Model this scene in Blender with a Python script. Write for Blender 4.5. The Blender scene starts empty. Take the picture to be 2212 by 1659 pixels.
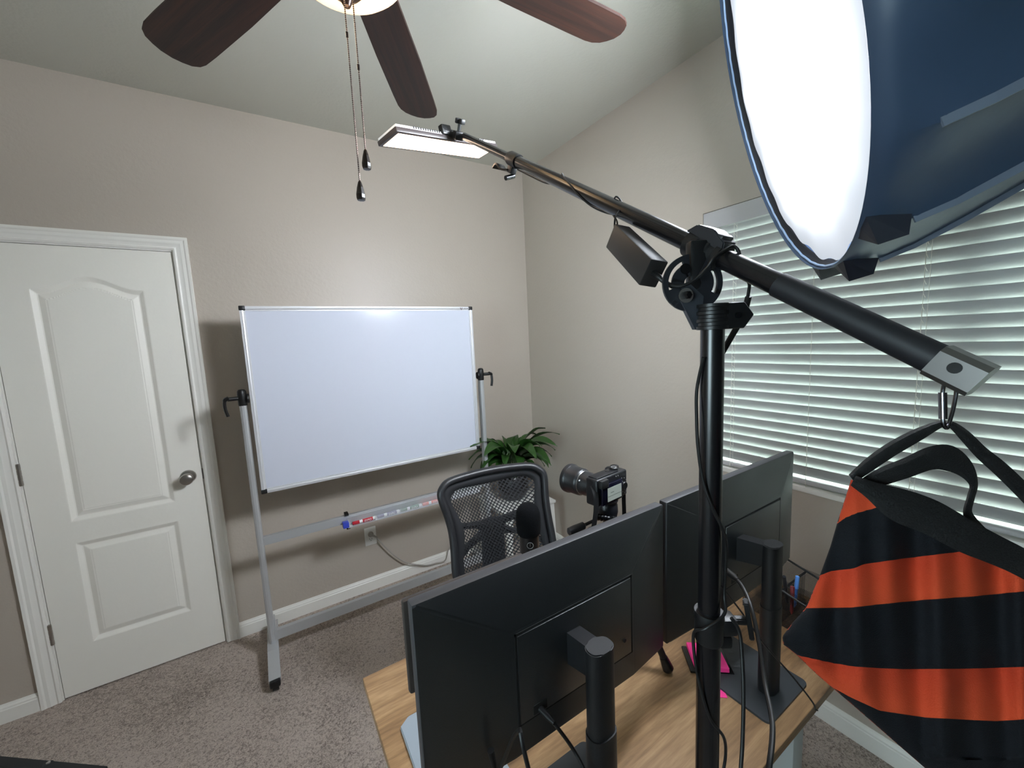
import bpy, bmesh, math, random
from mathutils import Vector as V, Matrix as M
from math import sin, cos, pi, radians
random.seed(7)
sc = bpy.context.scene
COL = sc.collection

# ------------------------------------------------------------------ camera, sky, exposure
CAM_R = M(((0.84518, 0.09999, -0.525046), (-0.5325, 0.073014, -0.843275), (-0.045983, 0.992306, 0.114955)))
CAM_P = V((-1.73931, -2.5177, 1.55814))
FPX = 850.47
cd = bpy.data.cameras.new('viewpoint'); cam = bpy.data.objects.new('viewpoint', cd); COL.objects.link(cam)
cam.matrix_world = M.Translation(CAM_P) @ CAM_R.to_4x4()
cd.sensor_fit = 'HORIZONTAL'; cd.sensor_width = 36.0; cd.lens = FPX / 2212 * 36; cd.clip_start = 0.02
sc.camera = cam
sc.view_settings.view_transform = 'Standard'; sc.view_settings.look = 'None'
sc.view_settings.gamma = 1; sc.view_settings.use_curve_mapping = False
sc.view_settings.exposure = 0.95
w = bpy.data.worlds.new('world'); sc.world = w; w.use_nodes = True
bg = w.node_tree.nodes['Background']; bg.inputs[0].default_value = (0.86, 1.0, 0.96, 1); bg.inputs[1].default_value = 11.0
wn = w.node_tree; wtc = wn.nodes.new('ShaderNodeTexCoord'); wsp = wn.nodes.new('ShaderNodeSeparateXYZ'); wmx = wn.nodes.new('ShaderNodeMix'); wmx.data_type = 'RGBA'
wmr = wn.nodes.new('ShaderNodeMapRange'); wmr.inputs[1].default_value = -0.3; wmr.inputs[2].default_value = 0.5
wmx.inputs[6].default_value = (0.74, 0.88, 1.0, 1); wmx.inputs[7].default_value = (0.86, 1.0, 0.96, 1)      # bluer sky to the south, greenery to the east
wn.links.new(wtc.outputs['Generated'], wsp.inputs[0]); wn.links.new(wsp.outputs[0], wmr.inputs[0]); wn.links.new(wmr.outputs[0], wmx.inputs[0]); wn.links.new(wmx.outputs[2], bg.inputs[0])

SOFT_CENTER = 110.0; SOFT_RIM = 0.26; PANEL_L = 3.4; BOWL_L = 1.1; BULB_W = 0.7

# ------------------------------------------------------------------ measuring helpers (pixel of the photograph -> point in the room)
def ray(u, v): return CAM_R @ V(((u - 1106) / FPX, -(v - 829.5) / FPX, -1))
def at(u, v, t): return CAM_P + ray(u, v) * t
def on(u, v, ax, val):
    d = ray(u, v); return CAM_P + d * ((val - CAM_P[ax]) / d[ax])
def onpl(u, v, P, n):
    d = ray(u, v); return CAM_P + d * ((P - CAM_P).dot(n) / d.dot(n))

# ------------------------------------------------------------------ materials
def lin(c):
    return tuple(((x / 255) / 12.92 if x / 255 <= 0.04045 else ((x / 255 + 0.055) / 1.055) ** 2.4) for x in c) + (1,)
MATS = {}
def mat(name, col, rough=0.5, metal=0.0, bump=None, emit=None, spec=0.5, alpha=None, trans=0.0, coat=0.0, noise=None, sheen=0.0):
    if name in MATS: return MATS[name]
    m = bpy.data.materials.new(name); m.use_nodes = True; nt = m.node_tree; b = nt.nodes['Principled BSDF']
    c = col if len(col) == 4 else lin(col)
    b.inputs['Base Color'].default_value = c; b.inputs['Roughness'].default_value = rough
    b.inputs['Metallic'].default_value = metal; b.inputs['Specular IOR Level'].default_value = spec
    b.inputs['Coat Weight'].default_value = coat; b.inputs['Sheen Weight'].default_value = sheen
    if trans: b.inputs['Transmission Weight'].default_value = trans
    if emit:
        b.inputs['Emission Color'].default_value = emit[0]; b.inputs['Emission Strength'].default_value = emit[1]
    tc = nt.nodes.new('ShaderNodeTexCoord')
    if bump:
        n = nt.nodes.new('ShaderNodeTexNoise'); n.inputs['Scale'].default_value = bump[0]; n.inputs['Detail'].default_value = bump[2] if len(bump) > 2 else 3
        bp = nt.nodes.new('ShaderNodeBump'); bp.inputs['Strength'].default_value = bump[1]; bp.inputs['Distance'].default_value = 0.003
        nt.links.new(tc.outputs['Object'], n.inputs['Vector']); nt.links.new(n.outputs['Fac'], bp.inputs['Height']); nt.links.new(bp.outputs['Normal'], b.inputs['Normal'])
    if noise:                     # (scale, other colour)
        n2 = nt.nodes.new('ShaderNodeTexNoise'); n2.inputs['Scale'].default_value = noise[0]; n2.inputs['Detail'].default_value = 5
        mx = nt.nodes.new('ShaderNodeMix'); mx.data_type = 'RGBA'
        mx.inputs[6].default_value = c; mx.inputs[7].default_value = lin(noise[1])
        nt.links.new(tc.outputs['Object'], n2.inputs['Vector']); nt.links.new(n2.outputs['Fac'], mx.inputs[0]); nt.links.new(mx.outputs[2], b.inputs['Base Color'])
    MATS[name] = m; return m

WALLD = mat('reflection_dimming_wall', (84, 82, 80), 0.6)  # dark tone for the unseen front wall, keeps reflections in black surfaces low
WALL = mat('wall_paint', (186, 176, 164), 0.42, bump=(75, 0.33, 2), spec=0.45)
CEIL = mat('ceiling_paint', (198, 197, 187), 0.8, bump=(70, 0.3, 3), spec=0.2)
TRIM = mat('trim_paint', (238, 236, 229), 0.38, bump=(40, 0.05, 2))
DOORP = mat('door_paint', (242, 239, 230), 0.45, bump=(60, 0.08, 2))
ALU = mat('aluminium', (196, 198, 200), 0.36, 0.45)
ALUW = mat('satin_aluminium', (212, 213, 216), 0.42, 0.35)
BLK = mat('black_plastic', (15, 16, 18), 0.42, bump=(300, 0.05, 2))
BLKM = mat('black_matte', (11, 12, 13), 0.7)
BLKG = mat('black_gloss', (12, 13, 15), 0.22)
TUBE = mat('black_metal_tube', (14, 14, 17), 0.27, 0.0, spec=0.6)
NICK = mat('brushed_nickel', (170, 165, 158), 0.28, 0.95)
STEEL = mat('steel', (200, 200, 200), 0.25, 0.95)
CHROME = mat('dark_chrome', (120, 120, 125), 0.2, 1.0)
PLATE = mat('outlet_plastic', (240, 240, 236), 0.35)
CORDG = mat('grey_cord', (165, 160, 152), 0.5)
CORDB = mat('black_cord', (8, 8, 9), 0.5)
BRONZE = mat('bronze', (42, 30, 26), 0.35, 0.6)
MONB = mat('monitor_back_plastic', (20, 23, 25), 0.36, bump=(900, 0.12, 2), spec=0.85)
MONE = mat('monitor_edge_plastic', (58, 58, 61), 0.5)
FOAM = mat('foam', (12, 13, 15), 0.95, bump=(500, 0.6, 3), spec=0.1)
STAND = mat('monitor_stand_plastic', (16, 17, 20), 0.5, bump=(700, 0.08, 2))
DWHITE = mat('white_metal', (190, 192, 190), 0.45)
TABLEW = mat('white_table', (222, 220, 215), 0.4)

def wood(name, c1, c2, c3, rough, axis_scale, ring=1.0):
    m = bpy.data.materials.new(name); m.use_nodes = True; nt = m.node_tree; b = nt.nodes['Principled BSDF']; L = nt.links
    tc = nt.nodes.new('ShaderNodeTexCoord'); mp = nt.nodes.new('ShaderNodeMapping'); mp.inputs['Scale'].default_value = axis_scale
    n1 = nt.nodes.new('ShaderNodeTexNoise'); n1.inputs['Scale'].default_value = 2.2; n1.inputs['Detail'].default_value = 8; n1.inputs['Roughness'].default_value = 0.62; n1.inputs['Distortion'].default_value = 0.6 * ring
    n2 = nt.nodes.new('ShaderNodeTexNoise'); n2.inputs['Scale'].default_value = 11; n2.inputs['Detail'].default_value = 4
    cr = nt.nodes.new('ShaderNodeValToRGB'); e = cr.color_ramp.elements
    e[0].position = 0.3; e[0].color = lin(c1); e[1].position = 0.7; e[1].color = lin(c3); k = e.new(0.5); k.color = lin(c2)
    mx = nt.nodes.new('ShaderNodeMath'); mx.operation = 'MULTIPLY_ADD'; mx.inputs[1].default_value = 0.35
    L.new(tc.outputs['Object'], mp.inputs[0]); L.new(mp.outputs[0], n1.inputs['Vector']); L.new(mp.outputs[0], n2.inputs['Vector'])
    sb = nt.nodes.new('ShaderNodeMath'); sb.operation = 'SUBTRACT'; sb.inputs[1].default_value = 0.5
    L.new(n2.outputs['Fac'], sb.inputs[0]); L.new(sb.outputs[0], mx.inputs[0]); L.new(n1.outputs['Fac'], mx.inputs[2]); L.new(mx.outputs[0], cr.inputs[0])
    L.new(cr.outputs[0], b.inputs['Base Color']); b.inputs['Roughness'].default_value = rough
    bp = nt.nodes.new('ShaderNodeBump'); bp.inputs['Strength'].default_value = 0.12; bp.inputs['Distance'].default_value = 0.002
    L.new(mx.outputs[0], bp.inputs['Height']); L.new(bp.outputs[0], b.inputs['Normal'])
    return m
OAK = wood('oak_laminate', (98, 72, 47), (146, 113, 78), (180, 146, 107), 0.42, (1.2, 11, 11))
OAKE = wood('oak_edge', (92, 66, 42), (112, 82, 54), (128, 96, 66), 0.5, (1.2, 11, 11))
WALNUT = wood('dark_blade_wood', (20, 10, 7), (40, 21, 14), (56, 29, 18), 0.55, (1.0, 30, 30), 0.4)

def carpet():
    m = bpy.data.materials.new('carpet_pile'); m.use_nodes = True; nt = m.node_tree; b = nt.nodes['Principled BSDF']; L = nt.links
    tc = nt.nodes.new('ShaderNodeTexCoord')
    n0 = nt.nodes.new('ShaderNodeTexNoise'); n0.inputs['Scale'].default_value = 3.2; n0.inputs['Detail'].default_value = 4
    n1 = nt.nodes.new('ShaderNodeTexNoise'); n1.inputs['Scale'].default_value = 85; n1.inputs['Detail'].default_value = 6; n1.inputs['Roughness'].default_value = 0.7; n1.inputs['Distortion'].default_value = 1.2
    n2 = nt.nodes.new('ShaderNodeTexNoise'); n2.inputs['Scale'].default_value = 190; n2.inputs['Detail'].default_value = 3; n2.inputs['Distortion'].default_value = 1.5
    for n in (n0, n1, n2): L.new(tc.outputs['Object'], n.inputs['Vector'])
    a = nt.nodes.new('ShaderNodeMath'); a.operation = 'MULTIPLY_ADD'; a.inputs[1].default_value = 0.55
    L.new(n2.outputs['Fac'], a.inputs[0]); L.new(n1.outputs['Fac'], a.inputs[2])
    a2 = nt.nodes.new('ShaderNodeMath'); a2.operation = 'MULTIPLY_ADD'; a2.inputs[1].default_value = 0.35
    L.new(n0.outputs['Fac'], a2.inputs[0]); L.new(a.outputs[0], a2.inputs[2])
    cr = nt.nodes.new('ShaderNodeValToRGB'); e = cr.color_ramp.elements
    e[0].position = 0.68; e[0].color = lin((96, 85, 77)); e[1].position = 1.15; e[1].color = lin((205, 190, 178))
    e[1].position = 1.0; k = e.new(0.87); k.color = lin((158, 143, 132))
    L.new(a2.outputs[0], cr.inputs[0]); L.new(cr.outputs[0], b.inputs['Base Color']); b.inputs['Roughness'].default_value = 0.95
    b.inputs['Specular IOR Level'].default_value = 0.1; b.inputs['Sheen Weight'].default_value = 0.15
    bp = nt.nodes.new('ShaderNodeBump'); bp.inputs['Strength'].default_value = 0.9; bp.inputs['Distance'].default_value = 0.008
    L.new(a.outputs[0], bp.inputs['Height']); L.new(bp.outputs[0], b.inputs['Normal'])
    return m
CARPET = carpet()

# ------------------------------------------------------------------ mesh helpers
def box(bm, lo, hi, bev=0.0, seg=2):
    lo, hi = V(lo), V(hi)
    return obox(bm, (lo + hi) / 2, V((1, 0, 0)), V((0, 1, 0)), V((0, 0, 1)), (hi - lo) / 2, bev, seg)
def obox(bm, c, ax, ay, az, half, bev=0.0, seg=2):
    c = V(c); vs = []
    for sx in (-1, 1):
        for sy in (-1, 1):
            for sz in (-1, 1):
                vs.append(bm.verts.new(c + ax * sx * half[0] + ay * sy * half[1] + az * sz * half[2]))
    idx = ((0, 1, 3, 2), (4, 6, 7, 5), (0, 4, 5, 1), (2, 3, 7, 6), (0, 2, 6, 4), (1, 5, 7, 3))
    fs = [bm.faces.new([vs[i] for i in q]) for q in idx]
    if bev > 0:
        es = list({e for f in fs for e in f.edges})
        bmesh.ops.bevel(bm, geom=es, offset=bev, segments=seg, affect='EDGES', profile=0.5)
def frame_of(d):
    d = d.normalized(); r = V((0, 0, 1)) if abs(d.z) < 0.9 else V((1, 0, 0))
    x = d.cross(r).normalized(); return x, d.cross(x).normalized(), d
def catmull(pts, n=6, closed=False):
    pts = [V(p) for p in pts]; out = []; N = len(pts)
    for i in range(N if closed else N - 1):
        if closed: p0, p1, p2, p3 = pts[(i - 1) % N], pts[i], pts[(i + 1) % N], pts[(i + 2) % N]
        else: p0, p1, p2, p3 = pts[max(i - 1, 0)], pts[i], pts[i + 1], pts[min(i + 2, N - 1)]
        for k in range(n):
            t = k / n
            out.append(0.5 * ((2 * p1) + (p2 - p0) * t + (2 * p0 - 5 * p1 + 4 * p2 - p3) * t * t + (3 * p1 - p0 - 3 * p2 + p3) * t ** 3))
    if not closed: out.append(pts[-1])
    return out
def tube(bm, pts, r, seg=12, caps=True, closed=False, prof=None):
    """sweep a circle (or the profile prof, list of (a,b) in metres) along pts; r a number or a list"""
    pts = [V(p) for p in pts]; N = len(pts)
    rs = r if isinstance(r, (list, tuple)) else [r] * N
    rings = []; x = None
    for i in range(N):
        if closed: d = pts[(i + 1) % N] - pts[i - 1]
        elif i == 0: d = pts[1] - pts[0]
        elif i == N - 1: d = pts[-1] - pts[-2]
        else: d = (pts[i + 1] - pts[i]).normalized() + (pts[i] - pts[i - 1]).normalized()
        d.normalize()
        if x is None: x = frame_of(d)[0]
        else: x = (x - d * x.dot(d)).normalized()
        y = d.cross(x)
        if prof: rings.append([bm.verts.new(pts[i] + x * a * rs[i] + y * b * rs[i]) for a, b in prof])
        else: rings.append([bm.verts.new(pts[i] + (x * cos(2 * pi * k / seg) + y * sin(2 * pi * k / seg)) * rs[i]) for k in range(seg)])
    S = len(rings[0])
    for i in range(N if closed else N - 1):
        a, b = rings[i], rings[(i + 1) % N]
        for k in range(S): bm.faces.new((a[k], a[(k + 1) % S], b[(k + 1) % S], b[k]))
    if caps and not closed:
        bm.faces.new(rings[0][::-1]); bm.faces.new(rings[-1])
def cyl(bm, a, b, r, seg=20): tube(bm, [a, b], r, seg)
def lathe(bm, prof, o, axis=V((0, 0, 1)), seg=32, caps=True):
    """prof: (radius, height along axis)"""
    x, y, d = frame_of(V(axis)); o = V(o); rings = []
    for r, h in prof:
        r = max(r, 1e-4)
        rings.append([bm.verts.new(o + d * h + (x * cos(2 * pi * k / seg) + y * sin(2 * pi * k / seg)) * r) for k in range(seg)])
    for a, b in zip(rings, rings[1:]):
        for k in range(seg): bm.faces.new((a[k], a[(k + 1) % seg], b[(k + 1) % seg], b[k]))
    if caps: bm.faces.new(rings[0][::-1]); bm.faces.new(rings[-1])
def prism(bm, poly, ext):
    ext = V(ext); a = [bm.verts.new(V(p)) for p in poly]; b = [bm.verts.new(V(p) + ext) for p in poly]
    bm.faces.new(a[::-1]); bm.faces.new(b); n = len(a)
    for k in range(n): bm.faces.new((a[k], a[(k + 1) % n], b[(k + 1) % n], b[k]))
def grid(bm, P, loop_j=False):
    """P[i][j] points -> quads"""
    vs = [[bm.verts.new(V(p)) for p in row] for row in P]
    for i in range(len(vs) - 1):
        m = len(vs[i])
        for j in range(m if loop_j else m - 1):
            bm.faces.new((vs[i][j], vs[i][(j + 1) % m], vs[i + 1][(j + 1) % m], vs[i + 1][j]))
    return vs
def NB(): return bmesh.new()

def tag(o, label, cat, group=None, kind=None):
    if label: o['label'] = label
    if cat: o['category'] = cat
    if group: o['group'] = group
    if kind: o['kind'] = kind
    return o
def obj(name, bm, m, parent=None, smooth=35, solid=None, label=None, recalc=True):
    if recalc: bmesh.ops.recalc_face_normals(bm, faces=bm.faces)
    root = parent
    while root is not None and root.parent is not None: root = root.parent
    if root is not None:
        bmesh.ops.translate(bm, verts=bm.verts, vec=-V(root.location))
        loc = V((0, 0, 0))
    else:
        xs = [v.co for v in bm.verts]
        loc = V(((min(p.x for p in xs) + max(p.x for p in xs)) / 2, (min(p.y for p in xs) + max(p.y for p in xs)) / 2, min(p.z for p in xs)))
        bmesh.ops.translate(bm, verts=bm.verts, vec=-loc)
    me = bpy.data.meshes.new(name); bm.to_mesh(me); bm.free()
    for mm in (m if isinstance(m, (list, tuple)) else [m]): me.materials.append(mm)
    if smooth:
        for p in me.polygons: p.use_smooth = True
        me.set_sharp_from_angle(angle=radians(smooth))
    o = bpy.data.objects.new(name, me); COL.objects.link(o); o.location = loc
    if parent is not None: o.parent = parent
    if label: o['label'] = label
    if solid:
        s = o.modifiers.new('solidify', 'SOLIDIFY'); s.thickness = solid; s.offset = 0
    return o
def thing(name, label, cat, loc, group=None):
    o = bpy.data.objects.new(name, None); COL.objects.link(o); o.location = loc; o.empty_display_size = 0.05
    return tag(o, label, cat, group)
def struct(name, bm, m, parent=None, smooth=None, label=None):
    o = obj(name, bm, m, parent, smooth)
    if parent is None: o['kind'] = 'structure'
    if label: o['label'] = label
    return o
def text_mesh(txt, size, mtx, depth, m, name, parent, shear=0.0):
    cu = bpy.data.curves.new('lettering', 'FONT'); cu.body = txt; cu.size = size; cu.extrude = depth; cu.align_x = 'CENTER'; cu.align_y = 'CENTER'; cu.shear = shear
    to = bpy.data.objects.new('lettering', cu); COL.objects.link(to)
    dg = bpy.context.evaluated_depsgraph_get(); me = bpy.data.meshes.new_from_object(to.evaluated_get(dg))
    bpy.data.objects.remove(to)
    bm = bmesh.new(); bm.from_mesh(me); bmesh.ops.transform(bm, matrix=mtx, verts=bm.verts)
    return obj(name, bm, m, parent, smooth=None)
def basis(o, x, y):
    x = V(x).normalized(); y = V(y).normalized(); z = x.cross(y)
    return M(((x.x, y.x, z.x, o[0]), (x.y, y.y, z.y, o[1]), (x.z, y.z, z.z, o[2]), (0, 0, 0, 1)))

# ------------------------------------------------------------------ the room
H = 2.765; XL, YF = -3.75, -3.45
DXL, DXR, DZ = -2.6706, -2.0699, 2.045      # door slab
bm = NB(); box(bm, (XL - .1, YF - .1, -.06), (.12, .12, 0)); struct('floor', bm, CARPET, label='taupe grey cut-pile carpet')
bm = NB(); box(bm, (XL - .1, YF - .1, H), (.12, .12, H + .06)); struct('ceiling', bm, CEIL)
bm = NB(); box(bm, (XL, 0, 0), (DXL - .003 - .016, .12, H)); box(bm, (DXR + .019, 0, 0), (0, .12, H)); box(bm, (DXL - .019, 0, DZ + .019), (DXR + .019, .12, H))
struct('wall_back', bm, WALL)
WY0, WY1, WZ0, WZ1 = -1.4217, -3.05, 0.905, 2.0763
bm = NB(); box(bm, (0, YF, 0), (.12, .12, WZ0)); box(bm, (0, YF, WZ1), (.12, .12, H)); box(bm, (0, WY0, WZ0), (.12, .12, WZ1)); box(bm, (0, YF, WZ0), (.12, WY1, WZ1))
struct('wall_right', bm, WALL)
FILL_W = (-3.30, -2.15, 1.00, 2.00)       # opening in the left wall for an added fill-light window, outside the view
bm = NB(); box(bm, (XL - .12, YF, 0), (XL, FILL_W[0], H)); box(bm, (XL - .12, FILL_W[1], 0), (XL, .12, H)); box(bm, (XL - .12, FILL_W[0], 0), (XL, FILL_W[1], FILL_W[2])); box(bm, (XL - .12, FILL_W[0], FILL_W[3]), (XL, FILL_W[1], H)); struct('wall_left', bm, WALL)
bm = NB(); box(bm, (XL, YF - .12, 0), (.12, YF, H)); struct('wall_front', bm, WALLD)  # behind the viewpoint, darkened to dim what the monitors and pole reflect
bm = NB(); box(bm, (DXL - .3, .12, -.02), (DXR + .3, .16, 2.3)); struct('door_gap_blocker', bm, WALL)  # unseen panel added to block sky light leaking under the door

# baseboards
def base_prof(t=.013, h=.083):
    return [(0, 0), (t, 0), (t, h * .72), (t * .8, h * .76), (t * .8, h * .84), (t * .45, h * .93), (t * .3, h), (0, h)]
def baseboard(name, a, b, nrm):
    bm = NB(); a, b, nrm = V(a), V(b), V(nrm); prism(bm, [a + nrm * p + V((0, 0, q)) for p, q in base_prof()], b - a); struct(name, bm, TRIM)
CAS = .0693
baseboard('baseboard_back', (DXR + CAS, 0, 0), (0, 0, 0), (0, -1, 0))
baseboard('baseboard_back_left', (XL, 0, 0), (DXL - CAS, 0, 0), (0, -1, 0))
baseboard('baseboard_right', (0, -.013, 0), (0, YF, 0), (-1, 0, 0))
baseboard('baseboard_left', (XL, 0, 0), (XL, YF, 0), (1, 0, 0))
baseboard('baseboard_front', (XL + .013, YF, 0), (-.013, YF, 0), (0, 1, 0))

# door casing (mitred moulding) and jamb
def casing():
    bm = NB(); g = .009; W = CAS - g
    prof = [(0, 0), (0, .008), (.008, .011), (.014, .008), (.024, .010), (.032, .0135), (.044, .0135), (.050, .017), (W, .018), (W, 0)]
    path = [(DXR + g, 0, 1, 0), (DXR + g, DZ + g, 1, 1), (DXL - g, DZ + g, -1, 1), (DXL - g, 0, -1, 0)]
    rows = [[V((x + sx * p, -q, z + sz * p)) for p, q in prof] for x, z, sx, sz in path]
    grid(bm, rows, loop_j=True)
    for a in (rows[0], rows[-1]): bm.faces.new([bm.verts.new(p) for p in a])
    return bm
struct('trim_1', casing(), TRIM, smooth=20, label='white moulded casing around the closet door')
bm = NB()
box(bm, (DXL - .019, .002, 0), (DXL - .003, .12, DZ + .003)); box(bm, (DXR + .003, .002, 0), (DXR + .019, .12, DZ + .003)); box(bm, (DXL - .019, .002, DZ + .003), (DXR + .019, .12, DZ + .019))
box(bm, (DXL - .003, .04, 0), (DXL + .012, .055, DZ)); box(bm, (DXR - .012, .04, 0), (DXR + .003, .055, DZ)); box(bm, (DXL, .04, DZ - .012), (DXR, .055, DZ + .003))
struct('trim_2', bm, TRIM, label='white door jamb')

# door slab with two moulded panels (upper one arched)
door = bpy.data.objects.new('door_1', None); COL.objects.link(door); door.location = (-2.37, 0, 0); door['kind'] = 'structure'
def arch(x):
    s = (x + 2.370) / .19
    return 1.861 + .055 * (0.5 + 0.5 * cos(pi * min(1, abs(s) / .85))) 
def hgt(d):
    if d <= 0: return 0
    if d < .004: return -.0022 * d / .004
    if d < .018: return -.0022 - .0078 * (d - .004) / .014
    if d < .021: return -.010
    if d < .044: return -.010 + .0085 * (d - .021) / .023
    return -.0015 + (-.001 if d < .0465 else 0)
def door_h(x, z):
    d1 = min(x + 2.551, -2.189 - x, z - .825, (arch(x) - z) * .93)
    d2 = min(x + 2.551, -2.189 - x, z - .237, .722 - z)
    return hgt(max(d1, d2))
bm = NB(); rows = []
nx, nz = 150, 510
for i in range(nz + 1):
    z = .008 + (DZ - .008) * i / nz
    rows.append([(DXL + (DXR - DXL) * j / nx, -door_h(DXL + (DXR - DXL) * j / nx, z), z) for j in range(nx + 1)])
grid(bm, rows)
back = [(DXL, .035, .008), (DXR, .035, .008), (DXR, .035, DZ), (DXL, .035, DZ)]; fr = [(DXL, 0, .008), (DXR, 0, .008), (DXR, 0, DZ), (DXL, 0, DZ)]
for k in range(4): bm.faces.new([bm.verts.new(p) for p in (fr[k], fr[(k + 1) % 4], back[(k + 1) % 4], back[k])])
bm.faces.new([bm.verts.new(p) for p in back])
obj('door_slab', bm, DOORP, door, smooth=None)
bm = NB(); lathe(bm, [(.0, 0), (.031, 0), (.033, -.004), (.030, -.009), (.012, -.012), (.0115, -.034), (.02, -.040), (.0275, -.050), (.0285, -.060), (.025, -.068), (.014, -.0735), (.0, -.0745)], (-2.124, 0, .941), V((0, 1, 0)), 40)
obj('door_knob', bm, NICK, door)
bm = NB(); box(bm, (DXR - .001, .001, .915), (DXR + .0065, .004, .97)); obj('strike_plate', bm, NICK, door)
for zc in (.331, 1.075, 1.83):
    bm = NB(); cyl(bm, (DXL - .003, -.006, zc - .048), (DXL - .003, -.006, zc + .048), .0062, 16)
    for k in range(4): cyl(bm, (DXL - .003, -.006, zc - .046 + k * .024), (DXL - .003, -.006, zc - .028 + k * .024), .0068, 16)
    box(bm, (DXL - .016, -.003, zc - .046), (DXL - .004, .0, zc + .046)); obj('hinge', bm, NICK, door)

# window: vinyl frame, two panes, drywall recess
win = bpy.data.objects.new('window_1', None); COL.objects.link(win); win.location = (.1, (WY0 + WY1) / 2, WZ0); win['kind'] = 'structure'
bm = NB(); box(bm, (-.003, WY1, WZ0), (.075, WY0, .926), .003); obj('window_sill', bm, TRIM, win)
bm = NB(); t = .04
box(bm, (.075, WY1, WZ0), (.115, WY0, WZ0 + t)); box(bm, (.075, WY1, WZ1 - t), (.115, WY0, WZ1)); box(bm, (.075, WY0 - t, WZ0 + t), (.115, WY0, WZ1 - t)); box(bm, (.075, WY1, WZ0 + t), (.115, WY1 + t, WZ1 - t))
ym = (WY0 + WY1) / 2; box(bm, (.08, ym - .025, WZ0 + t), (.112, ym + .025, WZ1 - t)); obj('window_frame', bm, TRIM, win, smooth=None)
def glass():
    m = bpy.data.materials.new('window_glass'); m.use_nodes = True; nt = m.node_tree; nt.nodes.remove(nt.nodes['Principled BSDF'])
    o = nt.nodes['Material Output']; tr = nt.nodes.new('ShaderNodeBsdfTransparent'); gl = nt.nodes.new('ShaderNodeBsdfGlossy'); gl.inputs['Roughness'].default_value = .02
    tr.inputs[0].default_value = (.93, .97, .95, 1); mx = nt.nodes.new('ShaderNodeMixShader'); fr = nt.nodes.new('ShaderNodeFresnel')
    nt.links.new(fr.outputs[0], mx.inputs[0]); nt.links.new(tr.outputs[0], mx.inputs[1]); nt.links.new(gl.outputs[0], mx.inputs[2]); nt.links.new(mx.outputs[0], o.inputs[0]); return m
GLASS = glass()
bm = NB(); box(bm, (.094, WY1 + t, WZ0 + t), (.097, WY0 - t, WZ1 - t)); obj('window_glass', bm, GLASS, win, smooth=None)

fill_win = bpy.data.objects.new('added_fill_window', None); COL.objects.link(fill_win); fill_win.location = (XL - .06, (FILL_W[0] + FILL_W[1]) / 2, FILL_W[2]); fill_win['kind'] = 'structure'  # unseen window added as fill for the right wall, sandbag and softbox shell
bm = NB(); a, b, c, d = FILL_W; t = .035
box(bm, (XL - .10, a, c), (XL - .06, b, c + t)); box(bm, (XL - .10, a, d - t), (XL - .06, b, d)); box(bm, (XL - .10, a, c + t), (XL - .06, a + t, d - t)); box(bm, (XL - .10, b - t, c + t), (XL - .06, b, d - t)); obj('window_frame', bm, TRIM, fill_win, smooth=None)
bm = NB(); box(bm, (XL - .083, a + t, c + t), (XL - .08, b - t, d - t)); obj('window_glass', bm, GLASS, fill_win, smooth=None)

# ------------------------------------------------------------------ window blind
blind = thing('window_blind', 'white faux-wood horizontal blind with slats nearly closed, glowing with daylight', 'window blind', (.035, ym, 2.0))
SLAT = mat('slat_vinyl', (176, 176, 175), 0.45, spec=0.4)
RAIL = mat('blind_rail', (188, 187, 188), 0.35)
BY0, BY1 = WY0 - .006, WY1 + .006
bm = NB(); box(bm, (.006, BY1, 2.0), (.06, BY0, 2.06), .002); box(bm, (-.004, BY1 - .002, 1.999), (.006, BY0 + .002, 2.073), .002); obj('valance', bm, RAIL, blind)
bm = NB(); tilt = radians(63.5); XC = .034; pitch = .0402; z = 1.985; wdt = .0505
while z > .968:
    rows = []
    for k in range(7):
        s = (k / 6 - .5) * wdt; bow = .0028 * (1 - (2 * k / 6 - 1) ** 2)
        # room-side edge up
        px = XC - s * cos(tilt) - bow * sin(tilt) ; pz = z + s * sin(tilt) - bow * cos(tilt)
        rows.append([(px, y, pz) for y in (BY1, BY0)])
    rows2 = [[(p[0] + .0028 * sin(tilt), p[1], p[2] + .0028 * cos(tilt)) for p in r] for r in rows]
    grid(bm, rows + rows2[::-1] + [rows[0]])
    z -= pitch
zlast = z
obj('slats', bm, SLAT, blind, smooth=40)
bm = NB(); box(bm, (.010, BY1, .932), (.060, BY0, .951), .006, 3); obj('bottom_rail', bm, RAIL, blind)
LADD = mat('ladder_cord', (235, 232, 222), .6)
for yy in (-1.56, -2.147, -2.75):
    bm = NB()
    for xx in (.006, .064):
        tube(bm, [(xx, yy, 1.995), (xx, yy, .94)], .0009, 6)
        tube(bm, [(xx, yy - .012, 1.995), (xx, yy - .012, .94)], .0006, 6)
    zz = 1.985
    while zz > .96:
        tube(bm, [(.006, yy, zz + .016), (.034, yy, zz + .001), (.064, yy, zz - .02)], .0008, 5); zz -= pitch
    tube(bm, [(.004, yy - .001, .945), (.004, yy, .915), (.03, yy, .913)], .0012, 6)
    obj('ladder_cord', bm, LADD, blind)
bm = NB(); tube(bm, [(-.004, -1.86, 2.0), (-.002, -1.86, 1.5), (-.003, -1.86, .935), (.01, -1.86, .915)], .0009, 6); tube(bm, [(-.004, -1.475, 2.0), (-.002, -1.475, 1.5), (-.003, -1.475, 1.2)], .0011, 6); obj('lift_cord', bm, LADD, blind)

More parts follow.
